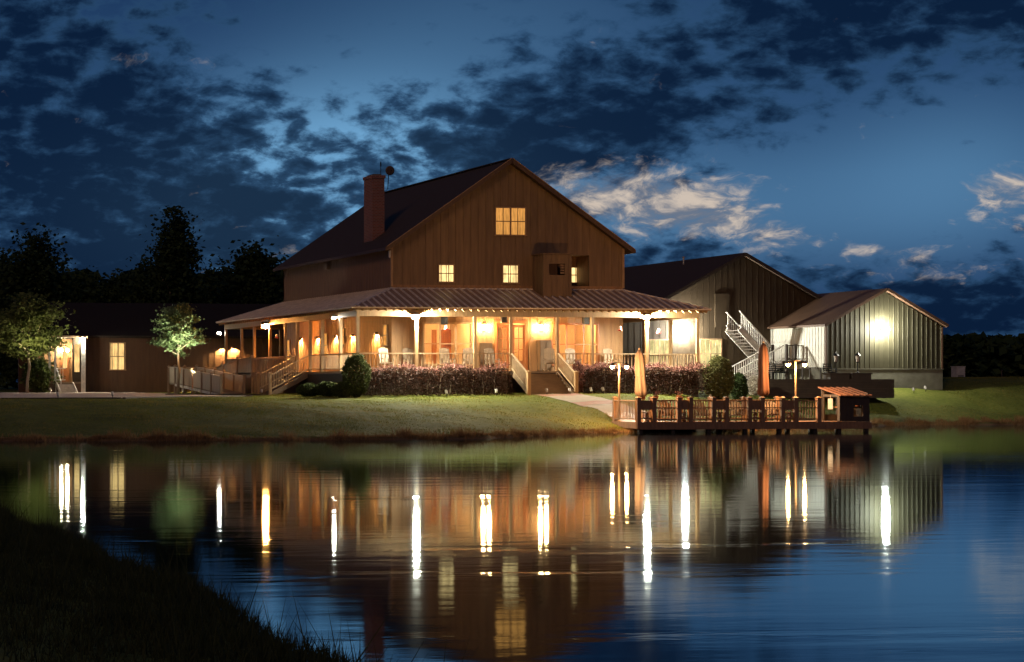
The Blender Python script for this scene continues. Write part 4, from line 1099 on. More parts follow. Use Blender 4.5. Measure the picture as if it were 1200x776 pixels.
# porch furniture beside the doors
m = MB(); p, q = gy(628, 400), gy(641.5, 400)
r = thing('porch_cabinet', 'tall brown wooden cabinet under the right coach lamp', 'cabinet', ((p[0]+q[0])/2, -.3, DK))
m.box(p[0], q[0], -.52, -.05, DK+.06, gy(630, 400)[2]); m.box(p[0]-.03, q[0]+.03, -.55, -.04, gy(630, 400)[2]+.001, gy(630, 400)[2]+.05); m.build('body', M['cabwood'], r)
for s in (0, 1):
    a = p[0]+.03+s*(q[0]-p[0])/2; m = MB(); m.box(a, a+(q[0]-p[0])/2-.06, -.545, -.521, DK+.12, gy(630, 400)[2]-.06); m.build('cabinet_door', M['cabwood'], r)
m = MB()
for x in (p[0]+.04, q[0]-.1):
    for y in (-.5, -.12): m.box(x, x+.06, y, y+.06, DK, DK+.06)
m.build('foot', M['cabwood'], r)
p, q = gy(619, 400), gy(627.5, 400)
m = MB(); zt = gy(620, 400)[2]; m.prism([(p[0], -.2, DK), (q[0], -.2, DK), (q[0], -.14, zt), ((p[0]+q[0])/2, -.13, zt+.25), (p[0], -.14, zt)], (0, .05, 0))
m.solo('wooden_shutter', M['siding'], 'pointed board shutter leaning between the doors and the cabinet', 'shutter', ((p[0]+q[0])/2, -.15, DK))
p, q = gy(561.5, 400), gy(576, 400)
r = thing('porch_bench', 'high backed wooden settle under the left coach lamp', 'bench', ((p[0]+q[0])/2, -.3, DK))
m = MB(); m.box(p[0], q[0], -.12, -.06, DK+.1, gy(570, 402)[2]); m.build('backrest', M['cabwood'], r)
m = MB(); m.box(p[0], q[0], -.55, -.121, DK+.42, DK+.47); m.build('seat', M['cabwood'], r)
for x in (p[0], q[0]-.05): m = MB(); m.box(x, x+.05, -.55, -.121, DK, DK+.419); m.build('leg', M['cabwood'], r)

# ------------------------------------------------------------------ lamps on the buildings
def coach_lamp(px_, lab):
    c = gy(px_, 384); x, z = c[0], c[2]
    r = thing('coach_lamp', lab, 'wall lamp', (x, -.05, z-.3), 'coach lamps beside the front doors')
    m = MB(); m.box(x-.12, x+.12, -.06, -.035, z-.2, z+.25); m.tube([(x, -.06, z+.1), (x, -.2, z+.16), (x, -.24, z+.05)], .015, 6); m.build('bracket', M['bronze'], r)
    for s in (-.17, .17):
        m = MB(); m.tube([(x, -.2, z+.14), (x+s, -.24, z+.14)], .012, 6); m.lathe((x+s, -.24, z), [(.09, .12), (.07, .15), (.02, .2)], 8); m.lathe((x+s, -.24, z), [(.06, -.17), (.075, -.15), (.06, -.14)], 8); h = m.build('lantern', M['bronze'], r)
        m = MB(); m.lathe((x+s, -.24, z), [(.05, -.14), (.085, .0), (.085, .11), (.05, .12)], 10); m.build('bulb', E_['warm'], h, smooth=True)
coach_lamp(567.5, 'bright twin coach lamp on the wall left of the double doors'); coach_lamp(634.5, 'bright twin coach lamp above the wooden cabinet right of the doors')

def downlight(y, x, z, lab, d=(-1, 0)):
    r = thing('downlight_sconce', lab, 'wall lamp', (x, y, z), 'hooded downlights along the porch walls')
    m = MB(); ox, oy = d[0]*.19, d[1]*.19
    cx_, cy_ = x+d[0]*.10, y+d[1]*.10
    hx_, hy_ = (.09, .16) if d[0] else (.16, .09)
    m.box(cx_-hx_, cx_+hx_, cy_-hy_, cy_+hy_, z+.02, z+.07)
    if d[0]: m.box(cx_-hx_, cx_-hx_+.012, cy_-hy_, cy_+hy_, z-.08, z+.02); m.box(cx_-hx_+.012, cx_+hx_, cy_-hy_, cy_-hy_+.012, z-.08, z+.02); m.box(cx_-hx_+.012, cx_+hx_, cy_+hy_-.012, cy_+hy_, z-.08, z+.02)
    else: m.box(cx_-hx_, cx_+hx_, cy_-hy_, cy_-hy_+.012, z-.08, z+.02); m.box(cx_-hx_, cx_-hx_+.012, cy_-hy_+.012, cy_+hy_, z-.08, z+.02); m.box(cx_+hx_-.012, cx_+hx_, cy_-hy_+.012, cy_+hy_, z-.08, z+.02)
    m.build('hood', M['bronze'], r)
    m = MB(); m.box(cx_-.05, cx_+.05, cy_-.05, cy_+.05, z-.035, z+.015); m.build('bulb', E_['scon'], r)
for px_, lab in ((442, 'hooded downlight nearest the front corner of the left porch wall'), (414, 'hooded downlight on the left porch wall behind the round shrub'), (394, 'hooded downlight on the left porch wall right of the side steps'),
                 (373, 'hooded downlight on the left porch wall facing the side steps'), (353, 'hooded downlight on the left porch wall left of the side steps')):
    q = aX(px_, 400, XL); downlight(q[1], XL, 4.95, lab)
for px_, lab in ((260.5, 'hooded downlight on the wing wall behind the ramp end'), (274.5, 'hooded downlight on the wing wall nearest the house')):
    q = aY(px_, 408, YW); downlight(YW, q[0], q[2], lab, (0, -1))
q = aY(213, 430, YW); 

def eave_flood(px_, py_, y, mat, rad, lab, wall=False, aim=None):
    c = aY(px_, py_, y)
    r = thing('floodlight', lab, 'floodlight', c, 'floodlights')
    m = MB()
    if wall: m.box(c[0]-.07, c[0]+.07, c[1]+.10, c[1]+.46, c[2]-.07, c[2]+.07)
    else: m.box(c[0]-.05, c[0]+.05, c[1]+.04, c[1]+.16, c[2]-.02, c[2]+.14)
    if not wall: m.lathe((c[0], c[1], c[2]), [(rad*1.9, rad*.55), (rad*1.2, rad*1.15), (.02, rad*1.3)], 12); m.box(c[0]-rad*1.5, c[0]+rad*1.5, c[1]+rad*1.05, c[1]+rad*1.05+.02, c[2]-rad*.9, c[2]+rad*1.6)  # wide cap and back plate added to shield beam and porch from the bulb
    else: m.box(c[0]-rad*.8, c[0]+rad*.8, c[1]+rad*.55, c[1]+.10, c[2]-rad*.8, c[2]+rad*.8)
    m.build('housing', M['bronze'], r)
    m = MB(); m.ball(c, rad, 14, 10); m.build('bulb', mat, r, smooth=True)
    return r
eave_flood(488, 371, by-.22, E_['cool'], .13, 'dazzling white floodlight on the second front porch post from the left')
eave_flood(758.5, 371.5, by-.22, E_['cool'], .12, 'dazzling white floodlight on the front porch post near the right corner')
c = aX(311.5, 382, bxl-.22); eave_flood(311.5, 382, c[1], E_['orange'], .15, 'orange sodium floodlight under the left porch eave')
c = aX(391.5, 372.5, bxl-.2); eave_flood(391.5, 372.5, c[1], E_['white'], .08, 'small white floodlight under the left eave near the front corner')
c = aX(257, 390.5, bxl-.2); eave_flood(257, 390.5, c[1], E_['white'], .09, 'small white floodlight at the rear end of the left eave')
eave_flood(803, 388, YN-.31, E_['flood'], .17, 'glaring white floodlight on the barn wall between its two windows', wall=True)
eave_flood(1038, 386, YS-.48, E_['shedflood'], .19, 'glaring white floodlight on the front of the metal shed', wall=True)
eave_flood(97, 396.5, ey0-.18, E_['nook'], .085, 'small dazzling floodlight on the corner of the entry nook', wall=False)
# lamp inside the entry nook
c = aY(75.5, 410.5, YW+1.5)
r = thing('entry_lamp', 'twin warm lamp glowing inside the entry nook', 'lamp', c)
m = MB(); m.tube([(c[0], c[1], c[2]+.1), (c[0], c[1], wz1-.15)], .012, 6); m.tube([(c[0]-.2, c[1], c[2]+.1), (c[0]+.2, c[1], c[2]+.1)], .012, 6); m.build('stem', M['bronze'], r)
for s in (-.2, .2): m = MB(); m.ball((c[0]+s, c[1], c[2]), .1, 12, 8); m.build('bulb', E_['wing'], r, smooth=True)

# ground spotlights in the beds and on the lawn
def ground_spot(x, y, lab, target=None, lit=False, lamp='spot'):
    z = hz(x, y)
    r = thing('ground_spotlight', lab, 'garden light', (x, y, z), 'garden lights by the beds and paths')
    d = vnorm(target) if target else (0, .5, .8)
    m = MB(); m.tube([(x, y, z-.05), (x, y, z+.16)], .015, 6); m.build('stake', M['black'], r)
    m = MB(); a = (x, y, z+.16); b = vadd(a, vmul(d, .20)); m.tube([a, b], [.055, .068], 10, cap=False); m.tube([a, vadd(a, vmul(d, .01))], [.05, .05], 10); m.build('hood', M['cabinet'], r)
    m = MB(); e = vadd(a, vmul(d, .035)); m.tube([e, vadd(e, vmul(d, .008))], [.05, .05], 10); m.build('lens', E_[lamp] if lit else M['cabinet'], r)
tl = aY(209, 440, 9.5)
TLX, TLY = aY(209, 433, 16.0)[0], 16.0
ground_spot(TLX-.35, TLY-2.4, 'lit garden spotlight at the foot of the bright little tree', (.10, .36, 1.0), True)
for px_, py_, yy, lab in ((523.5, 461, -5.2, 'garden spotlight at the hedge foot below the left window'), (582, 460, -5.2, 'garden spotlight at the hedge foot near the front steps'), (641, 462, -5.4, 'garden light at the left edge of the walkway'),
                          (668, 464, -5.6, 'garden light at the right edge of the walkway'), (693, 460, -5.3, 'garden light at the left end of the right hedge'), (707, 457, -5.3, 'garden light by the hedge behind the left dock lamp'),
                          (833, 452, -5.0, 'garden light under the round olive bush'), (307, 460, 3.0, 'pale garden light at the ramp corner'), (1085, 442, 5.0, 'small garden light before the shed foundation'), (1071, 446, 4.6, 'garden light lying on the grass before the shed')):
    q = aY(px_, 450, yy); ground_spot(q[0], yy, lab)

# hanging things under the porch roof
def feeder(px_, py_, y, ztop, lab):
    c = aY(px_, py_, y)
    r = thing('hanging_feeder', lab, 'feeder', c, 'red feeders hanging from the porch')
    m = MB(); m.tube([(c[0], c[1], c[2]+.1), (c[0], c[1], ztop)], .006, 5); m.build('hook', M['black'], r)
    m = MB(); m.lathe(c, [(.02, .12), (.06, .08), (.07, -.02), (.05, -.06)], 10); m.build('bottle', M['white'], r, smooth=True)
    m = MB(); m.lathe(c, [(.02, -.05), (.13, -.07), (.14, -.1), (.05, -.13)], 12); m.build('feeding_dish', M['redplastic'], r)
feeder(523, 384, by+.0, ZB0, 'red feeder hanging before the left triple window'); feeder(726.5, 385, by, ZB0, 'red feeder hanging left of the right porch floodlight'); feeder(772, 388, by, ZB0, 'red feeder hanging right of the right porch floodlight')
c = aX(324.5, 394, bxl); feeder(324.5, 394, c[1], ZB0, 'red feeder hanging under the left eave by the orange lamp')
for px_, py_, lab in ((520.5, 375, 'dark box loudspeaker under the porch roof above the left window'), (590, 373, 'dark box loudspeaker above the double doors'), (686.5, 375, 'dark box loudspeaker above the right window')):
    c = aY(px_, py_, -.9)
    r = thing('porch_speaker', lab, 'loudspeaker', c, 'loudspeakers under the porch roof')
    m = MB(); m.box(c[0]-.15, c[0]+.15, c[1]-.12, c[1]+.12, c[2]-.24, c[2]+.22); m.build('case', M['black'], r, bevel=.015)
    m = MB(); m.tube([(c[0], c[1], c[2]+.22), (c[0], c[1], c[2]+1.0)], .015, 6); m.build('bracket', M['black'], r)
    m = MB(); m.lathe((c[0], c[1], c[2]), [(.0, 0), (.1, 0)], 12); m.v = [(v[0], c[1]-.125-.003*k % 1, c[2]+(v[1]-c[1])) for k, v in enumerate(m.v)]; m.build('cone', M['foundation'], r)

# dish and mast on the chimney
r = thing('satellite_dish', 'round satellite dish on a bent arm beside the chimney top', 'satellite dish', (cx1, cy0+.3, 13.1))
c = (cx1+.38, cy0+.3, 14.0)
m = MB(); m.tube([(cx1, cy0+.3, 12.75), (cx1+.3, cy0+.3, 13.0), (cx1+.36, cy0+.3, 13.9)], .025, 8); m.build('arm', M['black'], r)
m = MB(); n = 18
for k in range(4):
    rr_ = .02+.24*k/3; 
    for q in range(n): m.v.append((c[0]+rr_*cos(2*pi*q/n), c[1]-.10-.25*(rr_**2)+.0, c[2]+rr_*sin(2*pi*q/n)))
for k in range(3):
    for q in range(n): m.f.append((k*n+q, k*n+(q+1) % n, (k+1)*n+(q+1) % n, (k+1)*n+q))
m.f.append(tuple(range(n)))
dsh = m.build('dish', M['cabwood'], r, smooth=True)
sm = dsh.modifiers.new('thick', 'SOLIDIFY'); sm.thickness = .02
m = MB(); m.tube([(c[0], c[1]-.1, c[2]-.24), (c[0], c[1]-.34, c[2]-.02)], .012, 6); m.ball((c[0], c[1]-.34, c[2]), .035, 8, 6); m.build('receiver', M['black'], r)
m = MB(); x = cx1+.04; m.tube([(x, cy0+.7, 13.0), (x, cy0+.7, 14.55)], .02, 6); m.tube([(x, cy0+.7, 14.3), (x, cy0+.7, 14.5)], .04, 8)
m.solo('radio_mast', M['black'], 'thin dark aerial standing behind the chimney top', 'aerial', (x, cy0+.7, 13.0))
# small wall box under the left main eave, and one on the gable corner
q = aX(386, 312, XL)
m = MB(); m.box(XL-.22, XL-.035, q[1]-.2, q[1]+.2, q[2]-.2, q[2]+.18); m.prism([(XL-.26, q[1]-.24, q[2]+.18), (XL-.03, q[1]-.24, q[2]+.3), (XL-.03, q[1]-.24, q[2]+.18)], (0, .48, 0))
m.solo('vent_hood', M['trim'], 'small square vent hood high on the left wall below the eave', 'vent', (XL-.1, q[1], q[2]-.2))
q = gy(457.5, 296.5); m = MB(); m.box(XL-.17, XL-.075, -.05, .08, q[2]-.2, q[2]+.12); m.tube([(XL-.12, .015, q[2]-.2), (XL-.12, .015, q[2]-.26)], .04, 8)
m.solo('wall_speaker', M['white'], 'little white box at the top of the front left house corner', 'wall box', (XL-.12, 0, q[2]-.2))

# ------------------------------------------------------------------ terrace at the right
tw0, tw1 = aY(892, 450, 2.0)[0], aY(1048, 450, 2.0)[0]
twz = aY(950, 444.5, 2.0)[2]
m = MB()
for k in range(4): m.box(tw0, tw1, 2.0, 2.22, 1.45+k*(twz-1.45)/4+.006, 1.45+(k+1)*(twz-1.45)/4)
m.box(tw1-.22, tw1, 2.222, 5.8, 1.45, twz)
m.solo('retaining_wall', M['darkwood'], 'low dark timber retaining wall before the shed terrace', 'retaining wall', ((tw0+tw1)/2, 2.1, 1.45))
m = MB(); m.box(tw0+.0, tw1-.23, 2.23, YS-.12, 1.5, twz-.05); m.box(tw0-2.0, s_l-.1, YS-.119, YN-.1, 1.5, 2.14)
tag(m.build('terrace', M['foundation']), kind='structure')
TZ = twz-.05
for px_, lab, lab2 in ((979.5, 'black post lantern on the planter nearer the staircase', 'dark planter box under the lantern nearer the staircase'), (1005, 'black post lantern on the planter nearer the shed corner', 'dark planter box under the lantern in front of the shed')):
    y = 3.2; c = aY(px_, 430, y); x = c[0]
    pt = aY(px_, 437.5, y)[2]
    m = MB(); m.box(x-.55, x+.62, y-.35, y+.35, TZ, pt); m.box(x-.6, x+.67, y-.4, y-.351, pt-.06, pt+.02); m.box(x-.6, x+.67, y+.351, y+.4, pt-.06, pt+.02)
    m.solo('planter_box', M['darkwood'], lab2, 'planter', (x, y, TZ), 'planter boxes on the terrace')
    r = thing('post_lantern', lab, 'lantern', (x, y, pt), 'post lanterns on the terrace')
    lz = aY(px_, 425, y)[2]
    m = MB(); m.tube([(x, y, pt), (x, y, lz)], [.035, .028], 8); m.lathe((x, y, pt), [(.09, 0), (.08, .05), (.04, .09)], 10); m.build('post', M['black'], r)
    m = MB(); zt = aY(px_, 418, y)[2]; h = zt-lz+.05
    m.lathe((x, y, lz), [(.03, -.02), (.10, .02), (.10, .04)], 6)
    for k in range(6): 
        a = 2*pi*k/6; m.tube([(x+.10*cos(a), y+.10*sin(a), lz+.03), (x+.15*cos(a), y+.15*sin(a), lz+h)], .012, 5)
    m.lathe((x, y, lz+h), [(.19, 0), (.14, .06), (.05, .14), (.04, .17), (.015, .24)], 6); hd = m.build('lantern_frame', M['black'], r)
    m = MB(); m.lathe((x, y, lz), [(.08, .04), (.13, h)], 6); m.build('pane', M['white'], hd)
# bench table and chairs in front of the staircase
y = 4.2; p, q = aY(943, 440, y), aY(968, 440, y); tz = TZ+.72
r = thing('patio_table', 'dark slatted patio table on the terrace below the staircase', 'table', ((p[0]+q[0])/2, y, TZ))
m = MB()
for k in range(6): m.box(p[0], q[0], y-.45+k*.15, y-.45+k*.15+.12, tz-.04, tz)
m.build('table_top', M['darkwood'], r)
for x in (p[0]+.1, q[0]-.1):
    for yy in (y-.38, y+.38): m = MB(); m.bar((x, yy, TZ), (x, yy, tz-.04), .06); m.build('leg', M['darkwood'], r)
def patio_chair(px_, y, lab, rz=0):
    c = aY(px_, 440, y); x = c[0]; z = 2.14 if y > 5.9 else TZ
    r = thing('patio_chair', lab, 'chair', (x, y, z), 'patio chairs on the terrace')
    m = MB(); m.box(x-.25, x+.25, y-.25, y+.25, z+.42, z+.46); m.build('seat', M['black'], r)
    m = MB(); m.bar((x-.25, y+.25, z+.46), (x-.25, y+.33, z+.95), .035); m.bar((x+.25, y+.25, z+.46), (x+.25, y+.33, z+.95), .035)
    for k in range(4): m.bar((x-.25, y+.265+k*.02, z+.56+k*.12), (x+.25, y+.265+k*.02, z+.56+k*.12), .02, .06)
    m.build('backrest', M['black'], r)
    for sx_ in (-.22, .22):
        for sy_ in (-.22, .22): m = MB(); m.bar((x+sx_, y+sy_, z), (x+sx_, y+sy_, z+.42), .035); m.build('leg', M['black'], r)
        m = MB(); m.bar((x+sx_*1.15, y-.25, z+.66), (x+sx_*1.15, y+.28, z+.66), .04, .03); m.bar((x+sx_*1.15, y-.24, z+.44), (x+sx_*1.15, y-.24, z+.66), .03); m.build('armrest', M['black'], r)
patio_chair(907, 4.4, 'dark patio chair under the left end of the stair landing'); patio_chair(917, 4.6, 'dark patio chair under the middle of the stair landing')
patio_chair(973, 4.0, 'dark patio chair right of the slatted patio table')

# ------------------------------------------------------------------ small things at the right and along the drive
y = 26.0; p, q = aY(1121, 447, y), aY(1131, 430, y)
r = thing('utility_cabinet', 'pale grey utility cabinet standing in the grass beyond the shed', 'cabinet', ((p[0]+q[0])/2, y, hz(p[0], y)))
m = MB(); m.box(p[0], q[0], y, y+.6, hz(p[0], y)-.05, q[2]); m.box(p[0]-.03, q[0]+.03, y-.03, y+.63, q[2], q[2]+.05); m.build('case', M['cabinet'], r)
m = MB(); m.box(p[0]+.06, q[0]-.06, y-.02, y-.003, (p[2]+q[2])/2+.05, q[2]-.07); m.build('door', M['cabinet'], r)
m = MB()
for k in range(4): m.box(p[0]+.1, q[0]-.1, y-.015, y-.003, p[2]+.12+k*.09, p[2]+.16+k*.09)
m.build('louvre', M['black'], r)
q = aY(1174, 446, 12.0); z = hz(q[0], 12.0); m = MB(); m.tube([(q[0], 12.0, z-.1), (q[0], 12.0, z+.42)], .035, 8); m.lathe((q[0], 12.0, z+.42), [(.05, 0), (.05, .04), (.01, .06)], 8)
m.solo('marker_post', M['darkwood'], 'short marker post alone in the far right lawn', 'post', (q[0], 12.0, z))
# timber edging of the drive
for (xa, ya, xb, yb2, lab) in ((-23.0, -8.1, -15.0, -2.1, 'dark timber edging log at the right end of the gravel drive'), (-33, -8.15, -23.2, -8.15, 'long dark timber edging log along the front of the gravel drive'), (-17.0, 7.6, -12.6, 2.6, 'dark timber edging log between the ramp and the drive')):
    za, zb2 = hz(xa, ya)-.03, hz(xb, yb2)-.03; m = MB(); m.bar((xa, ya, za), (xb, yb2, zb2), .2, .22)
    m.solo('edging_timber', M['darkwood'], lab, 'edging log', ((xa+xb)/2, (ya+yb2)/2, min(za, zb2)-.1), 'timber edging of the drive')
for px_, lab in ((68, 'tiny stake light at the drive edge near the left tree'), (132, 'tiny stake light at the drive edge before the wing window')):
    q = aY(px_, 470, -8.6); ground_spot(q[0], -8.6, lab)
# flower pots on the dock benches
for px_, lab in ((761, 'flower pot with red blooms on the dock rail by the pale umbrella'), (776, 'flower pot on the dock rail between the first benches'), (803, 'flower pot with red blooms on the second dock bench')):
    q = aY(px_, 466, YD+2.0); x, y, z = q[0], YD+ddep-.1, dz_+1.0
    r = thing('flower_pot', lab, 'flower pot', (x, y, z), 'flower pots on the dock rail')
    m = MB(); m.lathe((x, y, z), [(.07, 0), (.11, .17), (.125, .17), (.125, .2), (.10, .2)], 12); m.build('pot', M['terracotta'], r)
    m = MB()
    for k in range(40):
        a = random.random()*6.28; rr_ = random.random()*.16; p0 = (x+rr_*cos(a), y+rr_*sin(a), z+.2+random.random()*.16); m.poly([p0, vadd(p0, (.05*cos(a*3), .05*sin(a*5), .02)), vadd(p0, (.02, .02*sin(a), .06))])
    m.build('flowers', M['leaf_bloom'], r)
# low chairs on the dock
def dock_chair(px_, lab):
    y = YD+1.25; q = aY(px_, 490, y); x = q[0]
    r = thing('dock_chair', lab, 'chair', (x, y, dz_), 'low slatted chairs on the dock')
    m = MB()
    for k in range(5): m.bar((x-.24+k*.12, y-.28, dz_+.36), (x-.24+k*.12, y+.24, dz_+.26), .10, .02)
    m.build('seat', M['cabwood'], r)
    m = MB()
    for k in range(5): m.bar((x-.24+k*.12, y+.2, dz_+.26), (x-.26+k*.13, y+.5, dz_+.88+.06*cos((k-2)*.8)), .10, .02)
    m.build('backrest', M['cabwood'], r)
    for s in (-.3, .3):
        m = MB(); m.bar((x+s, y-.26, dz_), (x+s, y-.26, dz_+.54), .07, .03); m.build('leg', M['cabwood'], r)
        m = MB(); m.bar((x+s, y+.3, dz_), (x+s, y+.22, dz_+.54), .06, .03); m.build('leg', M['cabwood'], r)
        m = MB(); m.box(x+s-.06, x+s+.06, y-.34, y+.36, dz_+.541, dz_+.565); m.build('armrest', M['cabwood'], r)
for px_, lab in ((783, 'low slatted chair on the dock behind the first wide rail bay'), (824, 'low slatted chair on the dock behind the second wide rail bay'), (866, 'low slatted chair on the dock left of the rust umbrella'), (908, 'low slatted chair on the dock right of the rust umbrella')): dock_chair(px_, lab)

# ------------------------------------------------------------------ VEGETATION
def leaf_cloud(name, centers, size, mat, parent, flat=.5, up=None, aspect=.6):
    """small pointed leaf quads, one per centre, at random tilts"""
    c = np.asarray(centers, float); n = len(c)
    a = RNG.normal(size=(n, 3)); 
    a[:, 2] *= flat
    a /= np.linalg.norm(a, axis=1, keepdims=True)
    b = RNG.normal(size=(n, 3)); b -= (b*a).sum(1, keepdims=True)*a; b /= np.linalg.norm(b, axis=1, keepdims=True)
    s = (size*(.6+.8*RNG.random(n)))[:, None]
    v = np.stack([c-a*s, c-b*s*aspect, c+a*s, c+b*s*aspect], 1).reshape(-1, 3)
    if parent is not None: v = v-np.array(wloc(parent))
    q = np.arange(4*n).reshape(-1, 4)
    return np_mesh(name, v, q, mat, parent)
def crown_points(c, rx, ry, rz, nclump, nleaf, cr, shell=.55, squash=None, zf=.72):
    pts = []
    for k in range(nclump):
        d = RNG.normal(size=3); d /= np.linalg.norm(d)
        rad = shell+(1-shell)*RNG.random()**.7
        p = np.array([d[0]*rx, d[1]*ry, d[2]*rz])*rad
        if squash: 
            t = (p[2]/rz+1)/2; w = squash(t); p[0] *= w; p[1] *= w
        m = int(nleaf*(.5+RNG.random()))
        q = RNG.normal(size=(m, 3))*cr*(.55+.7*RNG.random())*np.array([1, 1, zf])
        pts.append(np.array(c)+p+q)
    return np.concatenate(pts)
def limb(m, a, b, r0, r1, n=4, wob=.12):
    pts = [a]
    for k in range(1, n+1):
        t = k/n; p = vadd(a, vmul(vsub(b, a), t)); L = vlen(vsub(b, a))
        if k < n: p = vadd(p, (random.uniform(-wob, wob)*L*.3, random.uniform(-wob, wob)*L*.3, 0))
        pts.append(p)
    m.tube(pts, [r0+(r1-r0)*k/n for k in range(n+1)], 8)
def tree(name, lab, x, y, ztop, zcrown, rx, leafmat_, size, nclump, nleaf, cr, group=None, bark='bark', trunk_r=.12, squash=None, shell=.5, cat='tree', zbase=None, zf=.72):
    z0 = hz(x, y) if zbase is None else zbase
    r = thing(name, lab, cat, (x, y, z0), group)
    cz = (ztop+zcrown)/2; rz = (ztop-zcrown)/2
    m = MB(); limb(m, (x, y, z0-.1), (x+.1, y, cz+rz*.4), trunk_r, trunk_r*.3, 6, .06)
    for k in range(8):
        a = 2*pi*k/8+random.random(); t = random.uniform(.05, .55); h = zcrown+(cz-zcrown)*t*1.2
        limb(m, (x+.03, y, h), (x+cos(a)*rx*.75, y+sin(a)*rx*.75, h+rz*random.uniform(.4, .9)), trunk_r*.42, trunk_r*.1, 4, .25)
    m.build('trunk', M[bark], r, smooth=True)
    pts = crown_points((x, y, cz), rx, rx, rz, nclump, nleaf, cr, shell, squash, zf)
    leaf_cloud('crown', pts, size, leafmat_, r)
    return r
# the two small trees that catch light
zt = aY(209, 352, TLY)[2]; zc = aY(209, 424, TLY)[2]; rxx = (aY(248, 400, TLY)[0]-aY(180, 400, TLY)[0])/2
tree('ornamental_tree', 'small slender tree lit bright green white from below beside the ramp', TLX, TLY, zt, zc+.25, rxx*.92, M['leaf_lit'], .10, 64, 85, .30, bark='palebark', trunk_r=.10, shell=.45, squash=lambda t: 1.15-.6*t, zbase=1.62, zf=.36)
y = 21.6; x = aY(32, 440, y)[0]
tree('young_tree', 'young tree with pale trunk and loose crown at the left end of the drive', x, y, aY(30, 345, y)[2], aY(30, 424, y)[2]+.2, (aY(70, 400, y)[0]-aY(-15, 400, y)[0])/2, M['leaf_left'], .12, 110, 70, .42, bark='palebark', trunk_r=.11, shell=.4, zf=.40)
ground_spot(x+1.0, y-2.6, 'added spotlight brightening the young tree by the drive', (-.30, .42, 1.0), True, 'treefill')  # extra lamp added to light the young tree
# shrub mass behind the young tree
x = aY(48, 440, 24)[0]; z0 = hz(x, 24)
r = thing('leafy_bush', 'rough leafy bush between the young tree and the entry nook', 'bush', (x, 24, z0))
leaf_cloud('foliage', crown_points((x, 24.2, z0+1.0), 1.0, .8, 1.05, 60, 60, .22), .11, M['leaf_left'], r)
# tall dark trees behind the wing
bt = [(38, 268, 400, 52, 44, 0, 'broad dark tree rising over the left end of the wing'), (-12, 292, 400, 46, 52, 0, 'dark tree cut by the left picture edge'), (92, 322, 400, 34, 58, 0, 'low round dark tree behind the entry nook roof'),
      (140, 320, 400, 34, 62, 0, 'low dark tree above the wing window'), (206, 238, 400, 36, 42, 1, 'tallest dark tree with a pointed top behind the wing'), (178, 300, 400, 30, 55, 0, 'dark tree just left of the pointed tall tree'),
      (252, 312, 400, 30, 55, 0, 'dark tree just right of the pointed tall tree'), (296, 286, 400, 36, 48, 0, 'round dark tree nearest the house gable'), (330, 306, 400, 24, 60, 0, 'dark tree half hidden by the house corner'), (62, 300, 400, 36, 64, 0, 'dark tree filling the gap behind the broad left tree')]
for px_, yt, yc, hw, Y, kind, lab in bt:
    c = aY(px_, yt, Y); sca = (CS*(Y-CY))/FPX
    tree('dark_tree', lab, c[0], Y, c[2]-.4, 2.8, hw*.041*1.15, M['leaf_dark'], .17 if kind else .19, 150, 110, .75 if not kind else .6, 'dark trees behind the wing', trunk_r=.3, shell=.35, squash=(lambda t: 1.05-.72*t) if kind else None)
# far wood closing the view, left and right
def far_wood(name, x0, x1, y, ztop, n, seed):
    rg = np.random.default_rng(seed)
    xx = x0+(x1-x0)*rg.random(n); h = 2+(ztop(xx)-2)*(rg.random(n)**.55)*(1+.06*np.sin(xx*1.1)+.05*np.sin(xx*2.7+1))
    c = np.stack([xx, y+rg.normal(size=n)*3, h], 1)
    o = leaf_cloud(name, c, .55, M['leaf_dark'], None)
    return tag(o, None, None, kind='stuff')
xa, xb = aY(-60, 400, 70)[0], aY(360, 400, 70)[0]
o = far_wood('wood', xa, xb, 70, lambda x: aY(100, 332, 70)[2]+0*x, 26000, 3); tag(o, 'dark wood closing the view behind the wing', 'wood')
xa, xb = aY(1090, 400, 130)[0], aY(1330, 400, 130)[0]
zA, zB = aY(1110, 396, 130)[2], aY(1200, 404, 130)[2]
o = far_wood('far_wood', xa, xb, 130, lambda x: np.interp(x, [xa, xb], [zA, zB-.4]), 16000, 5); tag(o, 'dark low wood on the horizon beyond the shed', 'wood')

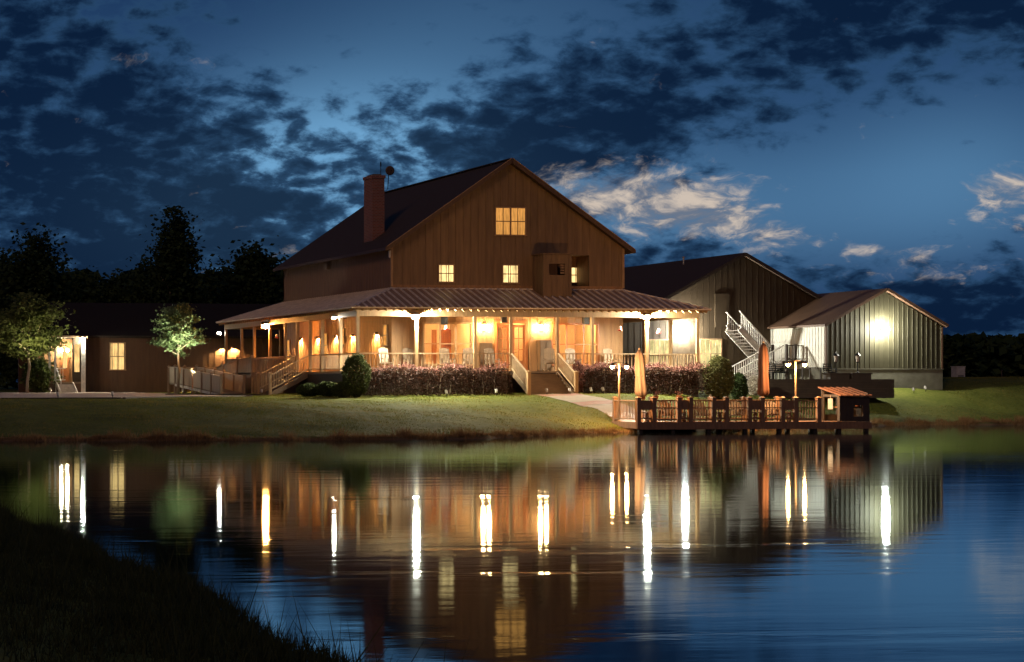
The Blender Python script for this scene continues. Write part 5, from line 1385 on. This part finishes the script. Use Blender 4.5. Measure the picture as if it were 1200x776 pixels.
# hedges and bushes
def hedge(lab, x0, x1, y0, y1, z1, bloom):
    zb = hz((x0+x1)/2, y0)
    r = thing('hedge', lab, 'hedge', ((x0+x1)/2, (y0+y1)/2, zb), 'plum hedges below the porch rail')
    L = x1-x0; n = int(L*(y1-y0)*(z1-zb)*1100)
    p = np.stack([x0+L*RNG.random(n), y0+(y1-y0)*RNG.random(n), zb+(z1-zb)*RNG.random(n)], 1)
    # fuller near the faces, edges rounded, top uneven
    top = z1+.09*np.sin(p[:, 0]*2.3)+.07*np.sin(p[:, 0]*5.9+1)+.05*np.sin(p[:, 0]*13+p[:, 1]*9)
    edge = np.minimum(np.minimum(p[:, 1]-y0, y1-p[:, 1]), top-p[:, 2])
    k = (edge > -.02) & ((edge < .28) | (RNG.random(n) < .15))
    ex_ = np.minimum(p[:, 0]-x0, x1-p[:, 0]); k &= (p[:, 2] < top-.35*np.exp(-ex_*5))
    leaf_cloud('foliage', p[k], .05, M['leaf_hedge'], r)
    n2 = int(L*(420 if bloom else 190)); q = np.stack([x0+L*RNG.random(n2), y0+(y1-y0)*RNG.random(n2), np.zeros(n2)], 1)
    q[:, 2] = z1+.09*np.sin(q[:, 0]*2.3)+.07*np.sin(q[:, 0]*5.9+1)+.05*np.sin(q[:, 0]*13+q[:, 1]*9)+RNG.normal(size=n2)*.07
    leaf_cloud('blossom', q, .048, M['leaf_bloom'], r)
    m = MB()
    for k in range(int(L/.6)):
        xx = x0+.3+k*.6; limb(m, (xx, (y0+y1)/2, zb-.05), (xx+random.uniform(-.15, .15), (y0+y1)/2, zb+(z1-zb)*.8), .03, .01, 3, .2)
    m.build('stem', M['bark'], r)
hy0 = by-1.65; hy1 = by-.25
hedge('clipped plum coloured hedge between the round shrub and the front steps', aY(434, 440, hy0)[0], fposts[3]-.55, hy0, hy1, aY(520, 431, hy0)[2], False)
hedge('clipped plum coloured hedge with pink tips right of the front steps', fposts[4]+.65, aY(832, 440, hy0)[0], hy0, hy1, aY(740, 430.5, hy0)[2], True)
def bush(lab, px_, ytop, ybot, hw, y, mat, dens=1.0, size=.055, cat='bush', group='bushes along the porch', flat=1.0):
    c = aY(px_, (ytop+ybot)/2, y); s = (y-CY)*.98/FPX; x = c[0]; rx = hw*s; zb = hz(x, y); zt = aY(px_, ytop, y)[2]; rz = (zt-zb)/2
    r = thing('bush', lab, cat, (x, y, zb), group)
    n = int(9000*rx*rx*dens)+900
    d = RNG.normal(size=(n, 3)); d /= np.linalg.norm(d, axis=1, keepdims=True)
    rad = (.72+.30*RNG.random(n)**.8)*(1+.06*np.sin(d[:, 0]*7+px_)*np.sin(d[:, 2]*6)+.04*np.sin(d[:, 1]*11))
    p = d*rad[:, None]*np.array([rx, rx*.9, rz])+np.array([x, y, zb+rz])
    leaf_cloud('foliage', p, size, mat, r)
    m = MB()
    for k in range(5):
        a = k*1.26; limb(m, (x, y, zb-.05), (x+cos(a)*rx*.6, y+sin(a)*rx*.6, zb+rz*1.2), .035, .012, 3, .2)
    m.build('stem', M['bark'], r)
bush('big round clipped shrub at the left end of the plum hedge', 417.5, 414.5, 465, 17.5, by-1.6, M['leaf_box'])
bush('low spreading shrub next to the side steps', 362, 449, 465, 15, -2.6, M['leaf_box'], size=.05)
bush('low spreading shrub in the middle of the left bed', 384, 447.5, 466, 16, -3.4, M['leaf_box'], size=.05)
bush('low spreading shrub against the big round shrub', 402, 448, 467, 14, -4.4, M['leaf_box'], size=.05)
bush('olive coloured round bush at the right porch corner', 842, 417, 456, 19, by-1.2, M['leaf_olive'])
bush('dark bush between the olive bush and the outside stairs', 866, 437, 458, 11, -2.0, M['leaf_dark'])
bush('small pale flowering shrub below the outside stairs', 884, 440, 458, 9, 1.0, M['leaf_white'], .5)
bush('small pink flowering shrub right of the front steps', 677, 423, 462, 9, by-1.0, M['leaf_bloom'], .6)

# grass: lawn blades, dry fringe along the shore, near bank
def blades(name, x, y, h, w, mat, lean=.35, sink=.01):
    n = len(x); z = height(x, y)-sink; a = RNG.random(n)*2*pi; l = RNG.normal(size=(n, 2))*lean*h[:, None]
    v = np.stack([np.stack([x-np.cos(a)*w, y-np.sin(a)*w, z], 1), np.stack([x+np.cos(a)*w, y+np.sin(a)*w, z], 1), np.stack([x+l[:, 0], y+l[:, 1], z+h], 1)], 1).reshape(-1, 3)
    return tag(np_mesh(name, v, np.arange(3*n).reshape(-1, 3), mat, None, tris=True), kind='stuff')
def shore_s(x, y): return seg_dist(x, y, SH)
n = 420000
x = -46+RNG.random(n)*86; y = -29+RNG.random(n)*44
s = shore_s(x, y)
def on_walk(x, y): 
    t = (-5.2-y)/8.0; return (t > -.05) & (t < 1.02) & (np.abs(x-(-.05+1.2*t)) < 1.1)
def in_drive(x, y): return (x < -15.0) & (y > np.where(x < -23, -8.0, -8.0+(x+23)/8*6.0)) & (y < 24)
k = (s > .35) & ~on_walk(x, y) & ~in_drive(x, y) & ~((x > bxl-.3) & (x < 9.6) & (y > by-.3)) & ~((x > tw0) & (x < s_r) & (y > 1.9)) & ~((x > 12) & (x < 26) & (y > 7.5))
x, y = x[k], y[k]
# mown in uneven patches
hh = (.035+.04*RNG.random(len(x)))*(1+.5*hnoise(x*.5, y*.5))
o = blades('lawn_grass', x, y, np.clip(hh, .02, .12), .012, M['grass'], .6); tag(o, 'mown lawn between the house and the pond', 'grass')
n = 46000
t = RNG.random(n); x = -48+t*92; ysh = np.interp(x, SHX, SHY); y = ysh+RNG.normal(size=n)*.20+.10
hh = (.04+.13*RNG.random(n)**2+.22*(RNG.random(n)>.985))*(1+.7*hnoise(x*1.9, 0*x+2))
nt = 170                                           # taller tufts and reeds at the waterline
tx = -48+RNG.random(nt)*92; ty = np.interp(tx, SHX, SHY)+RNG.normal(size=nt)*.35
k = RNG.integers(0, nt, 12000)
th = .14+.34*RNG.random(nt)**2
x = np.concatenate([x, tx[k]+RNG.normal(size=12000)*.16]); y = np.concatenate([y, ty[k]+RNG.normal(size=12000)*.14]); hh = np.concatenate([hh, th[k]*(.5+.6*RNG.random(12000))])
o = blades('shore_grass', x, y, np.clip(hh, .04, .55), .014, M['grass_bank'], .35); tag(o, 'dry reddish grass fringe along the far shore', 'grass')
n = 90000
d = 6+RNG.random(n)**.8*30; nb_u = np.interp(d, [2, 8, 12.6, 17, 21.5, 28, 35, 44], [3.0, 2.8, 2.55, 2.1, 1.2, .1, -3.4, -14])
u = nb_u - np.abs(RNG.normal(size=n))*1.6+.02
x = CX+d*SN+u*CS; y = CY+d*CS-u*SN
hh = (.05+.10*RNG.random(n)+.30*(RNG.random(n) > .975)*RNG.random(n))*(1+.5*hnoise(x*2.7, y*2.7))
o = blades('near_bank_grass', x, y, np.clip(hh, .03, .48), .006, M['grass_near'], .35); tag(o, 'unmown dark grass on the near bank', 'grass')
